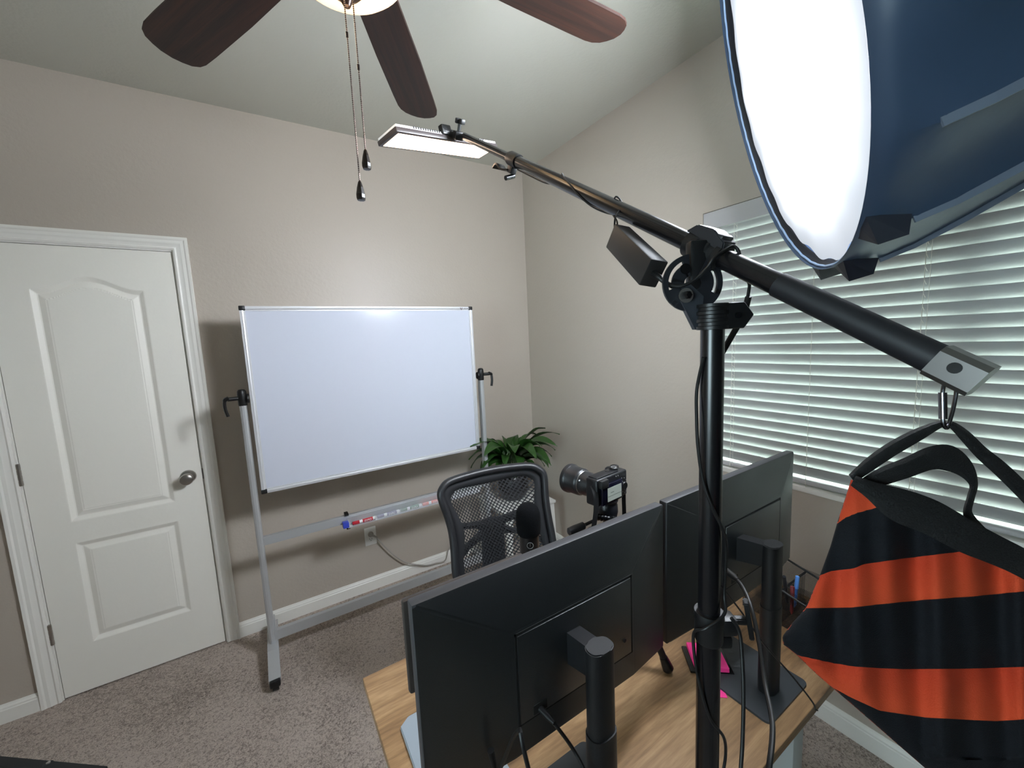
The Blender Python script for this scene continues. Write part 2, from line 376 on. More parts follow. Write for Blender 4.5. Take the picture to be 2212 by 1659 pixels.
# ------------------------------------------------------------------ ceiling fan
FC = V((-1.546, -1.694, 0)); ZB = 2.35
fan = thing('ceiling_fan', 'bronze ceiling fan with dark wood blades and lit amber glass bowl', 'ceiling fan', (FC.x, FC.y, H))
bm = NB(); lathe(bm, [(.0, H), (.07, H), (.068, H - .02), (.05, H - .05), (.02, H - .062), (.013, H - .065), (.013, ZB + .13), (.03, ZB + .12)], (FC.x, FC.y, 0), seg=40); obj('downrod', bm, BRONZE, fan)
bm = NB(); lathe(bm, [(.03, ZB + .125), (.075, ZB + .11), (.108, ZB + .08), (.115, ZB + .04), (.105, ZB + .0), (.085, ZB - .02), (.06, ZB - .03), (.06, ZB - .05), (.125, ZB - .062), (.132, ZB - .075), (.118, ZB - .082), (.0, ZB - .082)], (FC.x, FC.y, 0), seg=48); obj('motor_housing', bm, BRONZE, fan)
for k in range(6):
    A = radians(-1.4 + 60 * k + .0); d = V((cos(A), sin(A), 0)); s = V((-sin(A), cos(A), 0)); P = radians(11)
    su = s * cos(P) + V((0, 0, 1)) * sin(P); up = V((0, 0, 1)) * cos(P) - s * sin(P); c0 = V((FC.x, FC.y, ZB))
    outl = []
    for (r_, wv) in ((.17, .046), (.19, .052), (.40, .062), (.58, .066), (.635, .066)): outl.append((r_, wv))
    arc = [(.635 + .052 * sin(radians(q)), .066 - .046 * (1 - cos(radians(q)))) for q in (25, 50, 75)] + [(.692, .012)]
    half = outl + arc
    poly = [c0 + d * a + su * b for a, b in half] + [c0 + d * a - su * b for a, b in half[::-1]]
    bm = NB(); prism(bm, [p - up * .003 for p in poly], up * .006)
    bmesh.ops.transform(bm, matrix=M.Translation(-c0), verts=bm.verts)
    bmesh.ops.transform(bm, matrix=M.Rotation(-A, 4, 'Z'), verts=bm.verts)
    # the blade keeps its own axes so the grain runs along it
    me = bpy.data.meshes.new('fan_blade'); bmesh.ops.recalc_face_normals(bm, faces=bm.faces); bm.to_mesh(me); bm.free(); me.materials.append(WALNUT)
    b = bpy.data.objects.new('fan_blade', me); COL.objects.link(b); b.parent = fan; b.location = c0 - fan.location; b.rotation_euler = (0, 0, A)
    bm = NB(); prism(bm, [c0 + d * a + su * b_ + up * .004 for a, b_ in ((.09, .016), (.16, .014), (.19, .032), (.235, .03), (.25, .012), (.25, -.012), (.235, -.03), (.19, -.032), (.16, -.014), (.09, -.016))], up * .005)
    obj('blade_bracket', bm, BRONZE, fan)
AMB = mat('amber_glass', (255, 214, 160), 0.25, emit=((1.0, 0.62, 0.30, 1), BOWL_L))
bm = NB(); lathe(bm, [(.112, ZB - .080), (.116, ZB - .086), (.110, ZB - .102), (.092, ZB - .118), (.062, ZB - .130), (.03, ZB - .136), (.0, ZB - .137)], (FC.x, FC.y, 0), seg=48); obj('glass_bowl', bm, AMB, fan)
bm = NB(); lathe(bm, [(.0, ZB - .132), (.034, ZB - .133), (.036, ZB - .138), (.026, ZB - .149), (.013, ZB - .158), (.009, ZB - .166), (.006, ZB - .172), (.0, ZB - .174)], (FC.x, FC.y, 0), seg=32); obj('finial', bm, BRONZE, fan)
CHAIN = mat('beaded_chain', (92, 78, 72), .35, .9)
def vz(P, v):
    lo, hi = 0.0, 2.7
    for _ in range(40):
        m_ = (lo + hi) / 2; q = CAM_R.transposed() @ (V((P.x, P.y, m_)) - CAM_P); vv = 829.5 - FPX * q.y / -q.z
        if vv > v: lo = m_
        else: hi = m_
    return lo
for (u0, v0, vl, vc) in ((744, 8, 390, 75), (764, 22, 322, 145)):
    P = at(u0, v0, .665); zt = ZB - .125; zb = vz(P, vl); bm = NB(); z_ = zt
    while z_ > zb:
        lathe(bm, [(.0002, -.0014), (.0013, -.0007), (.0013, .0007), (.0002, .0014)], (P.x, P.y, z_), seg=6, caps=False); z_ -= .0031
    ch = obj('pull_chain', bm, CHAIN, fan)
    zc = vz(P, vc); bm = NB(); lathe(bm, [(.001, .005), (.0022, .004), (.0022, -.004), (.001, -.005)], (P.x, P.y, zc), seg=10); obj('chain_connector', bm, BRONZE, ch)
    bm = NB(); lathe(bm, [(.0012, .0), (.003, -.003), (.0055, -.012), (.0078, -.024), (.0078, -.030), (.0068, -.0335), (.0, -.034)], (P.x, P.y, zb), seg=8); obj('chain_fob', bm, mat('fob', (30, 22, 18), .25), ch, smooth=None)
bl = bpy.data.lights.new('fan_bulb', 'POINT'); bl.energy = BULB_W; bl.color = (1, .72, .45); bl.shadow_soft_size = .05
blo = bpy.data.objects.new('fan_bulb', bl); COL.objects.link(blo); blo.parent = fan; blo.location = (0, 0, ZB - .24 - H)

# ------------------------------------------------------------------ mobile whiteboard
WB = thing('whiteboard', 'mobile whiteboard on silver castered stand beside the white door', 'whiteboard', (-1.2, -.29, 0))
YB = -.30; BX0, BX1, BZ0, BZ1 = -1.815, -.630, .868, 1.762
BOARD = mat('whiteboard_surface', (203, 207, 220), 0.10, spec=0.35)
bm = NB(); box(bm, (BX0 + .012, YB - .004, BZ0 + .012), (BX1 - .012, YB + .014, BZ1 - .012)); obj('board_panel', bm, BOARD, WB, smooth=None)
bm = NB()
def fprof(): return [(0, -.012), (0, .016), (.018, .016), (.022, .0), (.022, -.008), (.017, -.008), (.015, -.012), (.010, -.0135), (.006, -.012)]
cs = [(BX0, BZ0, 1, 1), (BX1, BZ0, -1, 1), (BX1, BZ1, -1, -1), (BX0, BZ1, 1, -1)]
rows = [[V((x + sx * p, YB + q, z + sz * p)) for p, q in fprof()] for x, z, sx, sz in cs]; grid(bm, rows + [rows[0]], loop_j=True)
obj('board_frame', bm, ALUW, WB, smooth=20)
for x, z, sx, sz in cs:
    bm = NB(); box(bm, (min(x - sx * .002, x + sx * .024), YB - .015, min(z - sz * .002, z + sz * .02)), (max(x - sx * .002, x + sx * .024), YB + .018, max(z - sz * .002, z + sz * .02)), .004); obj('corner_cap', bm, BLK, WB, label='black plastic corner cap')
# maker's mark on the frame
ow = text_mesh('VIZ-PRO', .010, basis((-.668, YB - .0142, BZ1 - .011), (1, 0, 0), (0, 0, 1)), .0004, mat('print_grey', (120, 120, 125), .5), 'frame_lettering', WB)
bm = NB(); prism(bm, [(-.712, YB - .0138, BZ1 - .005), (-.707, YB - .0138, BZ1 - .005), (-.703, YB - .0138, BZ1 - .016), (-.697, YB - .0138, BZ1 - .005), (-.694, YB - .0138, BZ1 - .005), (-.701, YB - .0138, BZ1 - .019), (-.705, YB - .0138, BZ1 - .019)], (0, -.0005, 0)); obj('frame_logo', bm, mat('print_dark', (90, 70, 75), .5), WB, smooth=None)
PX = (-1.846, -.586)
def dprof(w_, d_): return [(-w_, -d_ * .2), (-w_ * .8, -d_ * .75), (-w_ * .3, -d_), (w_ * .3, -d_), (w_ * .8, -d_ * .75), (w_, -d_ * .2), (w_, d_), (-w_, d_)]
for i, px in enumerate(PX):
    sx = -1 if i == 0 else 1
    bm = NB(); prism(bm, [V((px + a, YB + .005 + b, .06)) for a, b in dprof(.0145, .017)], (0, 0, 1.315 - .06)); obj('post', bm, ALU, WB, smooth=30)
    bm = NB(); lathe(bm, [(.017, 1.303), (.0185, 1.307), (.019, 1.36), (.0175, 1.372), (.012, 1.379), (.0, 1.381)], (px, YB + .005, 0), seg=24)
    cyl(bm, (px, YB + .005, 1.335), (px - sx * .022, YB + .005, 1.335), .012, 18); lathe(bm, [(.0, 0), (.021, 0), (.023, .006), (.021, .011), (.0, .011)], (px - sx * .016, YB + .005, 1.335), V((-sx, 0, 0)), 24)
    pv = obj('pivot_clamp', bm, BLK, WB)
    bm = NB(); cyl(bm, (px + sx * .015, YB - .004, 1.34), (px + sx * .055, YB - .010, 1.34), .0095, 16)
    hp = catmull([(px + sx * .050, YB - .010, 1.345), (px + sx * .066, YB - .012, 1.336), (px + sx * .068, YB - .016, 1.300), (px + sx * .060, YB - .02, 1.262)], 5); tube(bm, hp, [.012] * 6 + [.009] * (len(hp) - 6), 10, prof=[(1.3, .0), (.9, .6), (0, .8), (-.9, .6), (-1.3, 0), (-.9, -.6), (0, -.8), (.9, -.6)]); obj('locking_lever', bm, BLK, pv)
for z0, z1, nm in ((.607, .650, 'upper_crossbar'), (.103, .155, 'lower_crossbar')):
    bm = NB(); box(bm, (PX[0] + .012, YB - .006, z0), (PX[1] - .012, YB + .016, z1), .0015); obj(nm, bm, ALU, WB, smooth=None)
for i, px in enumerate(PX):
    bm = NB(); prism(bm, [(px - .024, -.52, .045), (px - .024, -.52, .062), (px - .024, -.36, .095), (px - .024, -.22, .095), (px - .024, -.06, .062), (px - .024, -.06, .045), (px - .024, -.22, .066), (px - .024, -.36, .066)], (.048, 0, 0)); ft = obj('foot_beam', bm, ALU, WB, smooth=None)
    bm = NB(); box(bm, (px + .004, YB - .002, .07), (px + .02, YB + .05, .21), .002); obj('gusset', bm, ALU, WB)
    for yy in (-.505, -.075):
        bm = NB(); cyl(bm, (px - .013, yy, .025), (px + .013, yy, .025), .025, 24); box(bm, (px - .022, yy - .03, .028), (px + .022, yy + .02, .060), .006); obj('caster', bm, BLK, WB, label='black rubber caster')

# marker tray and its markers
ACR = bpy.data.materials.new('frosted_acrylic'); ACR.use_nodes = True; nt = ACR.node_tree; b_ = nt.nodes['Principled BSDF']
b_.inputs['Base Color'].default_value = (.85, .86, .9, 1); b_.inputs['Roughness'].default_value = .25; b_.inputs['Alpha'].default_value = .28
TX0, TX1 = -1.452, -.66
tray = thing('marker_tray', 'clear acrylic marker tray clipped on the upper crossbar of the whiteboard stand', 'marker tray', ((TX0 + TX1) / 2, YB - .03, .6))
bm = NB(); box(bm, (TX0, YB - .046, .596), (TX1, YB - .008, .599)); box(bm, (TX0, YB - .010, .596), (TX1, YB - .007, .640)); obj('tray_shelf', bm, ALU, tray, smooth=None)
bm = NB(); box(bm, (TX0 + .14, YB - .048, .597), (TX1, YB - .045, .626)); obj('tray_lip', bm, ACR, tray, smooth=None)
for xx in (TX0 - .006, TX1 - .02):
    bm = NB(); prism(bm, [(xx, YB - .030, .584), (xx, YB - .030, .594), (xx, YB + .016, .594), (xx, YB + .016, .652), (xx, YB - .014, .652), (xx, YB - .014, .662), (xx, YB + .026, .662), (xx, YB + .026, .584)], (.018, 0, 0)); obj('tray_clip', bm, BLK, tray)
def marker(x0, col, label, nm='marker'):
    t_ = thing('dry_erase_marker', label, 'marker', (x0 + .06, YB - .032, .6), 'dry-erase markers in the whiteboard tray')
    yy, zz, R = YB - .028, .6085, .0092; c = mat('marker_' + nm, col, .35)
    W_ = mat('marker_white', (232, 232, 232), .4)
    bm = NB(); lathe(bm, [(.0, 0), (R * .85, 0), (R, .002), (R, .036), (.0, .036)], (x0, yy, zz), V((1, 0, 0)), 20); obj('cap', bm, c, t_)
    bm = NB(); lathe(bm, [(.0, .036), (R * .92, .036), (R * .92, .046), (R, .046), (R * .98, .052), (.0, .052)], (x0, yy, zz), V((1, 0, 0)), 20); obj('collar', bm, W_, t_)
    bm = NB(); lathe(bm, [(.0, .052), (R, .052), (R, .106), (.0, .106)], (x0, yy, zz), V((1, 0, 0)), 20); bo = obj('barrel', bm, c, t_)
    bm = NB(); lathe(bm, [(.0, .106), (R, .106), (R, .120), (R * .8, .123), (.0, .123)], (x0, yy, zz), V((1, 0, 0)), 20); obj('end_plug', bm, W_, t_)
    text_mesh('EXPO', .0145, basis((x0 + .078, yy - R - .0003, zz), (1, 0, 0), (0, 0, 1)), .0004, W_, 'lettering', bo, shear=.3)
marker(-1.428, (188, 28, 48), 'red dry-erase marker, the leftmost and clearest in the whiteboard tray', 'red')
marker(-1.297, (72, 62, 130), 'purple-blue dry-erase marker between the red and green markers in the tray', 'purple')
marker(-1.166, (34, 112, 78), 'green dry-erase marker in the whiteboard tray', 'green')
marker(-1.036, (232, 84, 56), 'orange dry-erase marker at the right of the tray, beside the chair back', 'orange')
bm = NB(); box(bm, (-1.476, YB - .046, .598), (-1.446, YB - .012, .628), .003); tag(obj('blue_cap', bm, mat('blue_plastic', (58, 76, 190), .4)), 'small blue block at the left end of the marker tray', 'eraser')

# ------------------------------------------------------------------ outlet and cord
OX, OZ = -1.283, .355
ot = thing('wall_outlet', 'white duplex wall outlet low on the back wall', 'outlet', (OX, 0, OZ))
bm = NB(); box(bm, (OX - .035, -.006, OZ - .059), (OX + .035, 0, OZ + .059), .0025); obj('cover_plate', bm, PLATE, ot)
for zz in (OZ + .020, OZ - .020):
    bm = NB(); lathe(bm, [(.0, 0), (.0165, 0), (.0165, .0075), (.0, .0075)], (OX, 0, zz), V((0, -1, 0)), 24); s = obj('socket', bm, PLATE, ot)
    bm = NB()
    for dx in (-.0065, .0065): box(bm, (OX + dx - .001, -.0082, zz - .001), (OX + dx + .001, -.007, zz + .008))
    cyl(bm, (OX, -.0082, zz - .007), (OX, -.007, zz - .007), .0023, 12); obj('socket_slots', bm, BLKM, s, smooth=None)
pc = thing('extension_lead', 'beige power cord plugged in the wall outlet, drooping along the baseboard', 'cord', (OX, -.02, 0))
bm = NB(); lathe(bm, [(.0, 0), (.015, 0), (.0165, .004), (.0165, .014), (.012, .021), (.0, .023)], (OX, -.0085, OZ + .017), V((0, -1, 0)), 24); tube(bm, [(OX, -.024, OZ + .015), (OX + .02, -.028, OZ + .002), (OX + .035, -.03, OZ - .012)], [.008, .006, .0045], 12); obj('plug', bm, CORDG, pc)
pts = catmull([(OX + .02, -.028, OZ + .002), on(815, 1163, 1, -.03), on(832, 1182, 1, -.03), on(852, 1200, 1, -.03), on(877, 1215, 1, -.03), on(905, 1220.5, 1, -.03), on(925, 1221, 1, -.03), on(943, 1216, 1, -.03), on(962, 1210, 1, -.03), V((-.76, -.03, .125)), V((-.62, -.03, .10)), V((-.50, -.03, .04)), V((-.42, -.05, .006))], 6)
bm = NB(); tube(bm, pts, .0042, 10); obj('cable', bm, CORDG, pc)

# ------------------------------------------------------------------ side table and plant in the corner
tb = thing('side_table', 'white side table with tapered splayed legs in the room corner behind the chair', 'table', (-.35, -.27, 0))
TX = (-.545, -.154); TY = (-.469, -.06); TZ = .45
bm = NB(); box(bm, (TX[0], TY[0], TZ - .018), (TX[1], TY[1], TZ), .003); obj('tabletop', bm, TABLEW, tb)
bm = NB(); box(bm, (TX[0] + .03, TY[0] + .03, TZ - .06), (TX[1] - .03, TY[1] - .03, TZ - .018)); obj('apron', bm, TABLEW, tb, smooth=None)
for lx in (0, 1):
    for ly in (0, 1):
        a = V((TX[lx] + (.03 if lx == 0 else -.03), TY[ly] + (.03 if ly == 0 else -.03), TZ - .018)); b = V((a.x + (-.02 if lx == 0 else .02), a.y + (-.02 if ly == 0 else .02), 0))
        bm = NB(); tube(bm, [b, a], [.011, .02], 4, prof=[(1, 1), (-1, 1), (-1, -1), (1, -1)]); obj('leg', bm, TABLEW, tb, smooth=None)
PC = V((-.355, -.25, TZ))
pl = thing('potted_plant', 'leafy green peace lily in a round black pot on the corner table', 'plant', PC)
bm = NB(); lathe(bm, [(.0, 0), (.062, 0), (.088, .02), (.106, .07), (.106, .12), (.092, .165), (.088, .17), (.080, .165), (.09, .12), (.09, .1), (.0, .1)], PC, seg=36); obj('pot', bm, mat('pot_glaze', (24, 24, 28), .3), pl)
bm = NB(); lathe(bm, [(.0, .135), (.09, .138), (.0, .142)], PC, seg=24, caps=False); obj('soil', bm, mat('soil', (38, 28, 22), .95, bump=(80, .8)), pl)
def leafmat():
    m = mat('leaf_green', (28, 60, 24), .38, noise=(14, (52, 90, 34)), spec=.5); nt = m.node_tree; b = nt.nodes['Principled BSDF']
    return m
LEAF = leafmat()
def leaf(bm, base, dirh, length, width, rise, droop, twist=0.0):
    """a stalk that rises and a pointed blade that arches over"""
    dirh = V((dirh[0], dirh[1], 0)).normalized(); side = V((-dirh.y, dirh.x, 0))
    p0 = V(base); p1 = p0 + V((0, 0, rise)) + dirh * rise * .28
    stalk = catmull([p0, p0 + V((0, 0, rise * .55)) + dirh * rise * .08, p1], 5); tube(bm, stalk, .0028, 6)
    n = 10; rows = []; c = p1.copy(); ang = radians(58); step = length / n
    for i in range(n + 1):
        s = i / n; wd = width * (sin(pi * min(1, s ** .8)) ** .75) * (1 - .25 * s) if 0 < s < 1 else .0008
        fwd = dirh * cos(ang) + V((0, 0, 1)) * sin(ang); up = V((0, 0, 1)) * cos(ang) - dirh * sin(ang)
        sd = side * cos(twist) + up * sin(twist); uu = up * cos(twist) - side * sin(twist)
        rows.append([c + sd * wd * k + uu * abs(k) * wd * .32 + uu * .004 * sin(9 * s + 3 * k) for k in (-1, -.5, 0, .5, 1)])
        c = c + fwd * step; ang -= radians(droop) / n
    grid(bm, rows)
specs = []
for k in range(40):
    a = k * 2.399; ring = k / 40
    specs.append((a, .29 + .09 * random.random(), .040 + .018 * random.random(), .09 + .11 * (1 - ring) + .03 * random.random(), 75 + 75 * ring, random.uniform(-.6, .6)))
for a, L_, W_, rise, dr, tw in specs:
    if cos(a) < -.2: L_ *= .92
    if cos(a) > .5: L_ *= .8
    if sin(a) > .5: L_ *= .6
    bm = NB(); leaf(bm, PC + V((cos(a) * .03, sin(a) * .03, .135)), (cos(a), sin(a)), L_ * .95, W_, rise, dr, tw); obj('leaf', bm, LEAF, pl, smooth=60, recalc=False)

# ------------------------------------------------------------------ desk
DSX0, DSX1, DSY0, DSY1, DSZ = -1.612, -.412, -2.197, -1.545, .735
dk = thing('desk', 'desk with light oak top and pale grey metal legs', 'desk', ((DSX0 + DSX1) / 2, (DSY0 + DSY1) / 2, 0))
bm = NB(); box(bm, (DSX0, DSY0, DSZ - .022), (DSX1, DSY1, DSZ), .0015); obj('desktop', bm, OAK, dk, smooth=None)
for xs in (DSX0 + .03, -.805):
    for ys in (DSY0 + .035, DSY1 - .085):
        bm = NB(); box(bm, (xs, ys, 0), (xs + .05, ys + .05, DSZ - .022), .003); obj('leg', bm, DWHITE, dk)
    bm = NB(); box(bm, (xs, DSY0 + .085, DSZ - .07), (xs + .05, DSY1 - .085, DSZ - .022)); obj('side_rail', bm, DWHITE, dk, smooth=None)
bm = NB(); box(bm, (DSX0 + .08, DSY1 - .075, DSZ - .07), (DSX1 - .08, DSY1 - .045, DSZ - .022)); box(bm, (DSX0 + .08, DSY0 + .045, DSZ - .06), (DSX1 - .08, DSY0 + .07, DSZ - .022)); obj('apron_rail', bm, DWHITE, dk, smooth=None)
hk = catmull([on(1768, 1508, 1, DSY0 + .0), on(1777, 1515, 1, DSY0 - .003), on(1778, 1528, 1, DSY0 - .004), on(1770, 1535, 1, DSY0 - .004), on(1760, 1532, 1, DSY0 - .003)], 5)

# ------------------------------------------------------------------ monitors
def monitor(x0, x1, label, colx, plug_px):
    z0, z1, yf, yb = .878, 1.202, -1.994, -2.014
    t_ = thing('monitor', label, 'monitor', ((x0 + x1) / 2, -2.1, DSZ), 'two matching monitors seen from behind on the desk')
    bm = NB(); box(bm, (x0, yb, z0), (x1, yf, z1), .003); obj('bezel', bm, MONE, t_)
    bm = NB(); box(bm, (x0 + .005, yf, z0 + .012), (x1 - .005, yf + .0012, z1 - .005)); obj('screen', bm, BLKG, t_, smooth=None)
    # back shell: rim slopes to a raised plateau
    xc = (x0 + x1) / 2; zc0, zc1 = .962, 1.118; hw = .128
    A = [(x0 + .001, yb, z0 + .001), (x1 - .001, yb, z0 + .001), (x1 - .001, yb, z1 - .001), (x0 + .001, yb, z1 - .001)]
    Bk = [(xc - hw - .006, yb - .036, zc0 - .05), (xc + hw + .006, yb - .036, zc0 - .05), (xc + hw + .006, yb - .036, zc1 + .004), (xc - hw - .006, yb - .036, zc1 + .004)]
    bm = NB(); a = [bm.verts.new(p) for p in A]; b = [bm.verts.new(p) for p in Bk]
    for k in range(4): bm.faces.new((a[k], a[(k + 1) % 4], b[(k + 1) % 4], b[k]))
    bm.faces.new(b); es = [e for e in bm.edges if e.verts[0] in b or e.verts[1] in b]
    bmesh.ops.bevel(bm, geom=es, offset=.003, segments=3, affect='EDGES'); obj('back_shell', bm, MONB, t_, smooth=28)
    bm = NB(); yg = yb - .0362
    for lo, hi in (((xc - hw, zc1 - .004), (xc + hw, zc1)), ((xc - hw, zc0), (xc - hw + .003, zc1)), ((xc + hw - .003, zc0), (xc + hw, zc1)), ((xc - hw, zc0), (xc + hw, zc0 + .002))):
        box(bm, (lo[0], yg - .0006, lo[1]), (hi[0], yg + .001, hi[1]))
    obj('panel_groove', bm, mat('groove_black', (3, 3, 4), .8), t_, smooth=None)
    bm = NB(); box(bm, (xc - hw + .004, yg - .0016, zc0 + .003), (xc + hw - .004, yg + .002, zc1 - .005), .001); obj('back_cover', bm, MONB, t_, smooth=28)
    bm = NB(); lathe(bm, [(.0, 0), (.0035, 0), (.0035, .001), (.0, .001)], (xc + hw - .022, yg - .0016, zc0 + .035), V((0, -1, 0)), 16); obj('lock_slot', bm, BLKM, t_)
    px0 = xc - hw + .028
    bm = NB(); box(bm, (px0, yg - .0022, zc0 + .006), (px0 + .026, yg, zc0 + .022)); obj('power_socket', bm, BLKM, t_, smooth=None)
    # stand: neck, arm, column, sleeve, base
    cx, cy = colx
    def ov(w_, d_, n=28): return [(w_ * (abs(cos(q)) ** .8) * (1 if cos(q) > 0 else -1), d_ * (abs(sin(q)) ** .8) * (1 if sin(q) > 0 else -1)) for q in [2 * pi * k / n for k in range(n)]]
    zt = 1.088
    bm = NB(); prism(bm, [(cx + a_, cy + b_, DSZ + .20) for a_, b_ in ov(.0235, .0165)], (0, 0, zt - DSZ - .20)); bmesh.ops.bevel(bm, geom=[e for e in bm.edges if min(e.verts[0].co.z, e.verts[1].co.z) > zt - 1e-4], offset=.0018, segments=2, affect='EDGES'); obj('column', bm, STAND, t_)
    bm = NB(); prism(bm, [(cx + a_, cy + b_, DSZ + .004) for a_, b_ in ov(.0255, .0185)], (0, 0, .205)); obj('column_sleeve', bm, STAND, t_)
    ym_ = cy + .012; bm = NB(); prism(bm, [(cx - .014, yg - .001, zt - .012), (cx - .014, ym_, zt - .005), (cx - .014, ym_, zt - .055), (cx - .014, yg - .001, zt - .068)], (.028, 0, 0)); obj('neck', bm, STAND, t_, smooth=None)
    bx0, bx1, by0, by1 = cx - .088, cx + .088, cy - .045, cy + .140; rr = .014
    poly = []
    for (qx, qy, a0) in ((bx1 - rr, by1 - rr, 0), (bx0 + rr, by1 - rr, 90), (bx0 + rr, by0 + rr, 180), (bx1 - rr, by0 + rr, 270)):
        for s_ in range(6): poly.append((qx + rr * cos(radians(a0 + 18 * s_)), qy + rr * sin(radians(a0 + 18 * s_)), DSZ))
    bm = NB(); prism(bm, poly, (0, 0, .005)); obj('base_plate', bm, mat('base_plate_black', (50, 54, 58), .5), t_)
    return V((px0 + .013, yg - .003, zc0 + .010)), t_
P1, mon1 = monitor(-1.604, -1.070, 'left monitor of the two, nearest its viewer, back shell facing the camera', (-1.352, -2.112), None)
P2, mon2 = monitor(-1.058, -.492, 'right monitor of the two, under the window, back shell catching daylight', (-.842, -2.122), None)

def cable(name, label, pts, r=.0028, n=7, m=CORDB, plug=None, root=None):
    p = catmull(pts, n)
    if root is None:
        t_ = thing(name, label, 'cable', p[-1]); bm = NB(); tube(bm, p, r, 10); obj('cable', bm, m, t_)
    else: t_ = root; bm = NB(); tube(bm, p, r, 10); obj(name, bm, m, t_)
    if plug: bm = NB(); d = (p[3] - p[0]).normalized(); tube(bm, [p[0] - d * .003, p[0] + d * .018, p[0] + d * .03], [r * 1.9, r * 1.8, r * 1.1], 12); obj('plug', bm, m, t_)
    return t_
T1 = [P1, P1 + V((.012, -.035, -.012)), at(1232, 1582, .52), at(1268, 1616, .5), V((-1.38, -2.16, .775)), V((-1.42, -2.21, .742)), V((-1.44, -2.235, .60)), V((-1.45, -2.24, .35))]
cable('monitor_power_cable', 'black power cable from the left monitor running behind its stand', [P1, P1 + V((.006, -.028, -.006)), P1 + V((.028, -.045, -.05)), V((-1.395, -2.128, .90)), V((-1.375, -2.142, .80)), V((-1.40, -2.20, .745)), V((-1.42, -2.23, .66)), V((-1.43, -2.24, .4))], plug=True)
q = V((-1.515, -2.052, .955))
cable('video_cable', 'black video cable hanging from the lower left of the left monitor', [q, q + V((.004, -.012, -.022)), at(1118, 1580, .50), at(1140, 1655, .47), V((-1.475, -2.19, .745)), V((-1.47, -2.23, .66)), V((-1.47, -2.24, .4))], plug=True)
cable('monitor_power_cable', 'thick black cable from the right monitor arching down beside its column', [at(1572, 1236, .70), at(1600, 1262, .66), at(1622, 1310, .62), at(1640, 1390, .585), at(1652, 1475, .55), at(1667, 1550, .51), at(1668, 1600, .485), at(1660, 1670, .46), at(1650, 1760, .45), at(1640, 1950, .45)], r=.0032, plug=True)
cable('thin_cable', 'thin black cable stretched diagonally down to the right corner of the desk', [at(1552, 1258, .70), at(1600, 1320, .72), at(1650, 1390, .74), at(1715, 1465, .76), at(1756, 1518, .775), hk[-1]] + hk[::-1][1:4], r=.0016)
cable('hanging_cable', 'black cable hanging straight down from the wing knob of the pole', [at(1580, 1335, .47), at(1597, 1365, .468), at(1603, 1420, .465), at(1606, 1500, .46), at(1604, 1600, .455), at(1598, 1700, .45), at(1590, 1900, .45)], r=.0022)

# ------------------------------------------------------------------ things on the desk
# pink sticky notes in a dark holder
nt_ = thing('sticky_note_tray', 'dark tray holding the pink sticky notes behind the pole', 'tray', on(1520, 1430, 2, DSZ))
e1 = V((.76, -.65, 0)).normalized(); e2 = V((.65, .76, 0)).normalized(); c = on(1527, 1421, 2, DSZ + .01)
bm = NB(); obox(bm, V((c.x, c.y, DSZ + .003)), e1, e2, V((0, 0, 1)), (.050, .040, .003), .002); obj('tray', bm, BLKG, nt_)
PINK = mat('pink_paper', (255, 60, 150), .7)
bm = NB()
for k in range(12): obox(bm, V((c.x, c.y, DSZ + .0075 + k * .0009)), M.Rotation(random.uniform(-.02, .02), 3, 'Z') @ e1, M.Rotation(random.uniform(-.02, .02), 3, 'Z') @ e2, V((0, 0, 1)), (.038, .038, .0004))
tag(obj('sticky_note_pad', bm, PINK, smooth=None), 'stack of hot pink sticky notes in the dark tray', 'sticky notes')
c = on(1553, 1492, 2, DSZ)
bm = NB(); obox(bm, V((c.x, c.y, DSZ + .0006)), e1, e2, V((0, 0, 1)), (.012, .018, .0004)); tag(obj('sticky_note', bm, PINK, smooth=None), 'single pink sticky note half under the right monitor base', 'sticky note')
# red notebook glimpsed under the monitors
c = V((-1.22, -1.62, DSZ + .006)); bm = NB(); obox(bm, c, V((1, 0, 0)), V((0, 1, 0)), V((0, 0, 1)), (.085, .10, .006), .001); tag(obj('notebook', bm, mat('red_cover', (150, 34, 44), .5)), 'red notebook lying on the desk behind the monitors', 'notebook')
# mesh organiser and pens
org = thing('mesh_organizer', 'black wire mesh desk organizer behind the right monitor column', 'desk organizer', (-.55, -2.0, DSZ))
def meshmat(name, scale, dark, frac, rough=.6):
    m = bpy.data.materials.new(name); m.use_nodes = True; nt = m.node_tree; b = nt.nodes['Principled BSDF']; L = nt.links; o = nt.nodes['Material Output']
    b.inputs['Base Color'].default_value = lin(dark); b.inputs['Roughness'].default_value = rough
    tc = nt.nodes.new('ShaderNodeTexCoord'); sp = nt.nodes.new('ShaderNodeSeparateXYZ'); L.new(tc.outputs['Object'], sp.inputs[0])
    def mth(op, a, bb=None):
        n = nt.nodes.new('ShaderNodeMath'); n.operation = op
        for i, q_ in enumerate((a, bb)):
            if q_ is None: continue
            if isinstance(q_, (int, float)): n.inputs[i].default_value = q_
            else: L.new(q_, n.inputs[i])
        return n.outputs[0]
    xy = mth('ADD', sp.outputs[0], mth('MULTIPLY', sp.outputs[1], 1.0))
    s1 = mth('ABSOLUTE', mth('SINE', mth('MULTIPLY', mth('ADD', xy, mth('MULTIPLY', sp.outputs[2], .75)), scale)))
    s2 = mth('ABSOLUTE', mth('SINE', mth('MULTIPLY', mth('SUBTRACT', xy, mth('MULTIPLY', sp.outputs[2], .75)), scale)))
    hole = mth('GREATER_THAN', mth('MULTIPLY', s1, s2), frac)
    tr = nt.nodes.new('ShaderNodeBsdfTransparent'); mx = nt.nodes.new('ShaderNodeMixShader'); L.new(hole, mx.inputs[0]); L.new(b.outputs[0], mx.inputs[1]); L.new(tr.outputs[0], mx.inputs[2]); L.new(mx.outputs[0], o.inputs[0]); return m
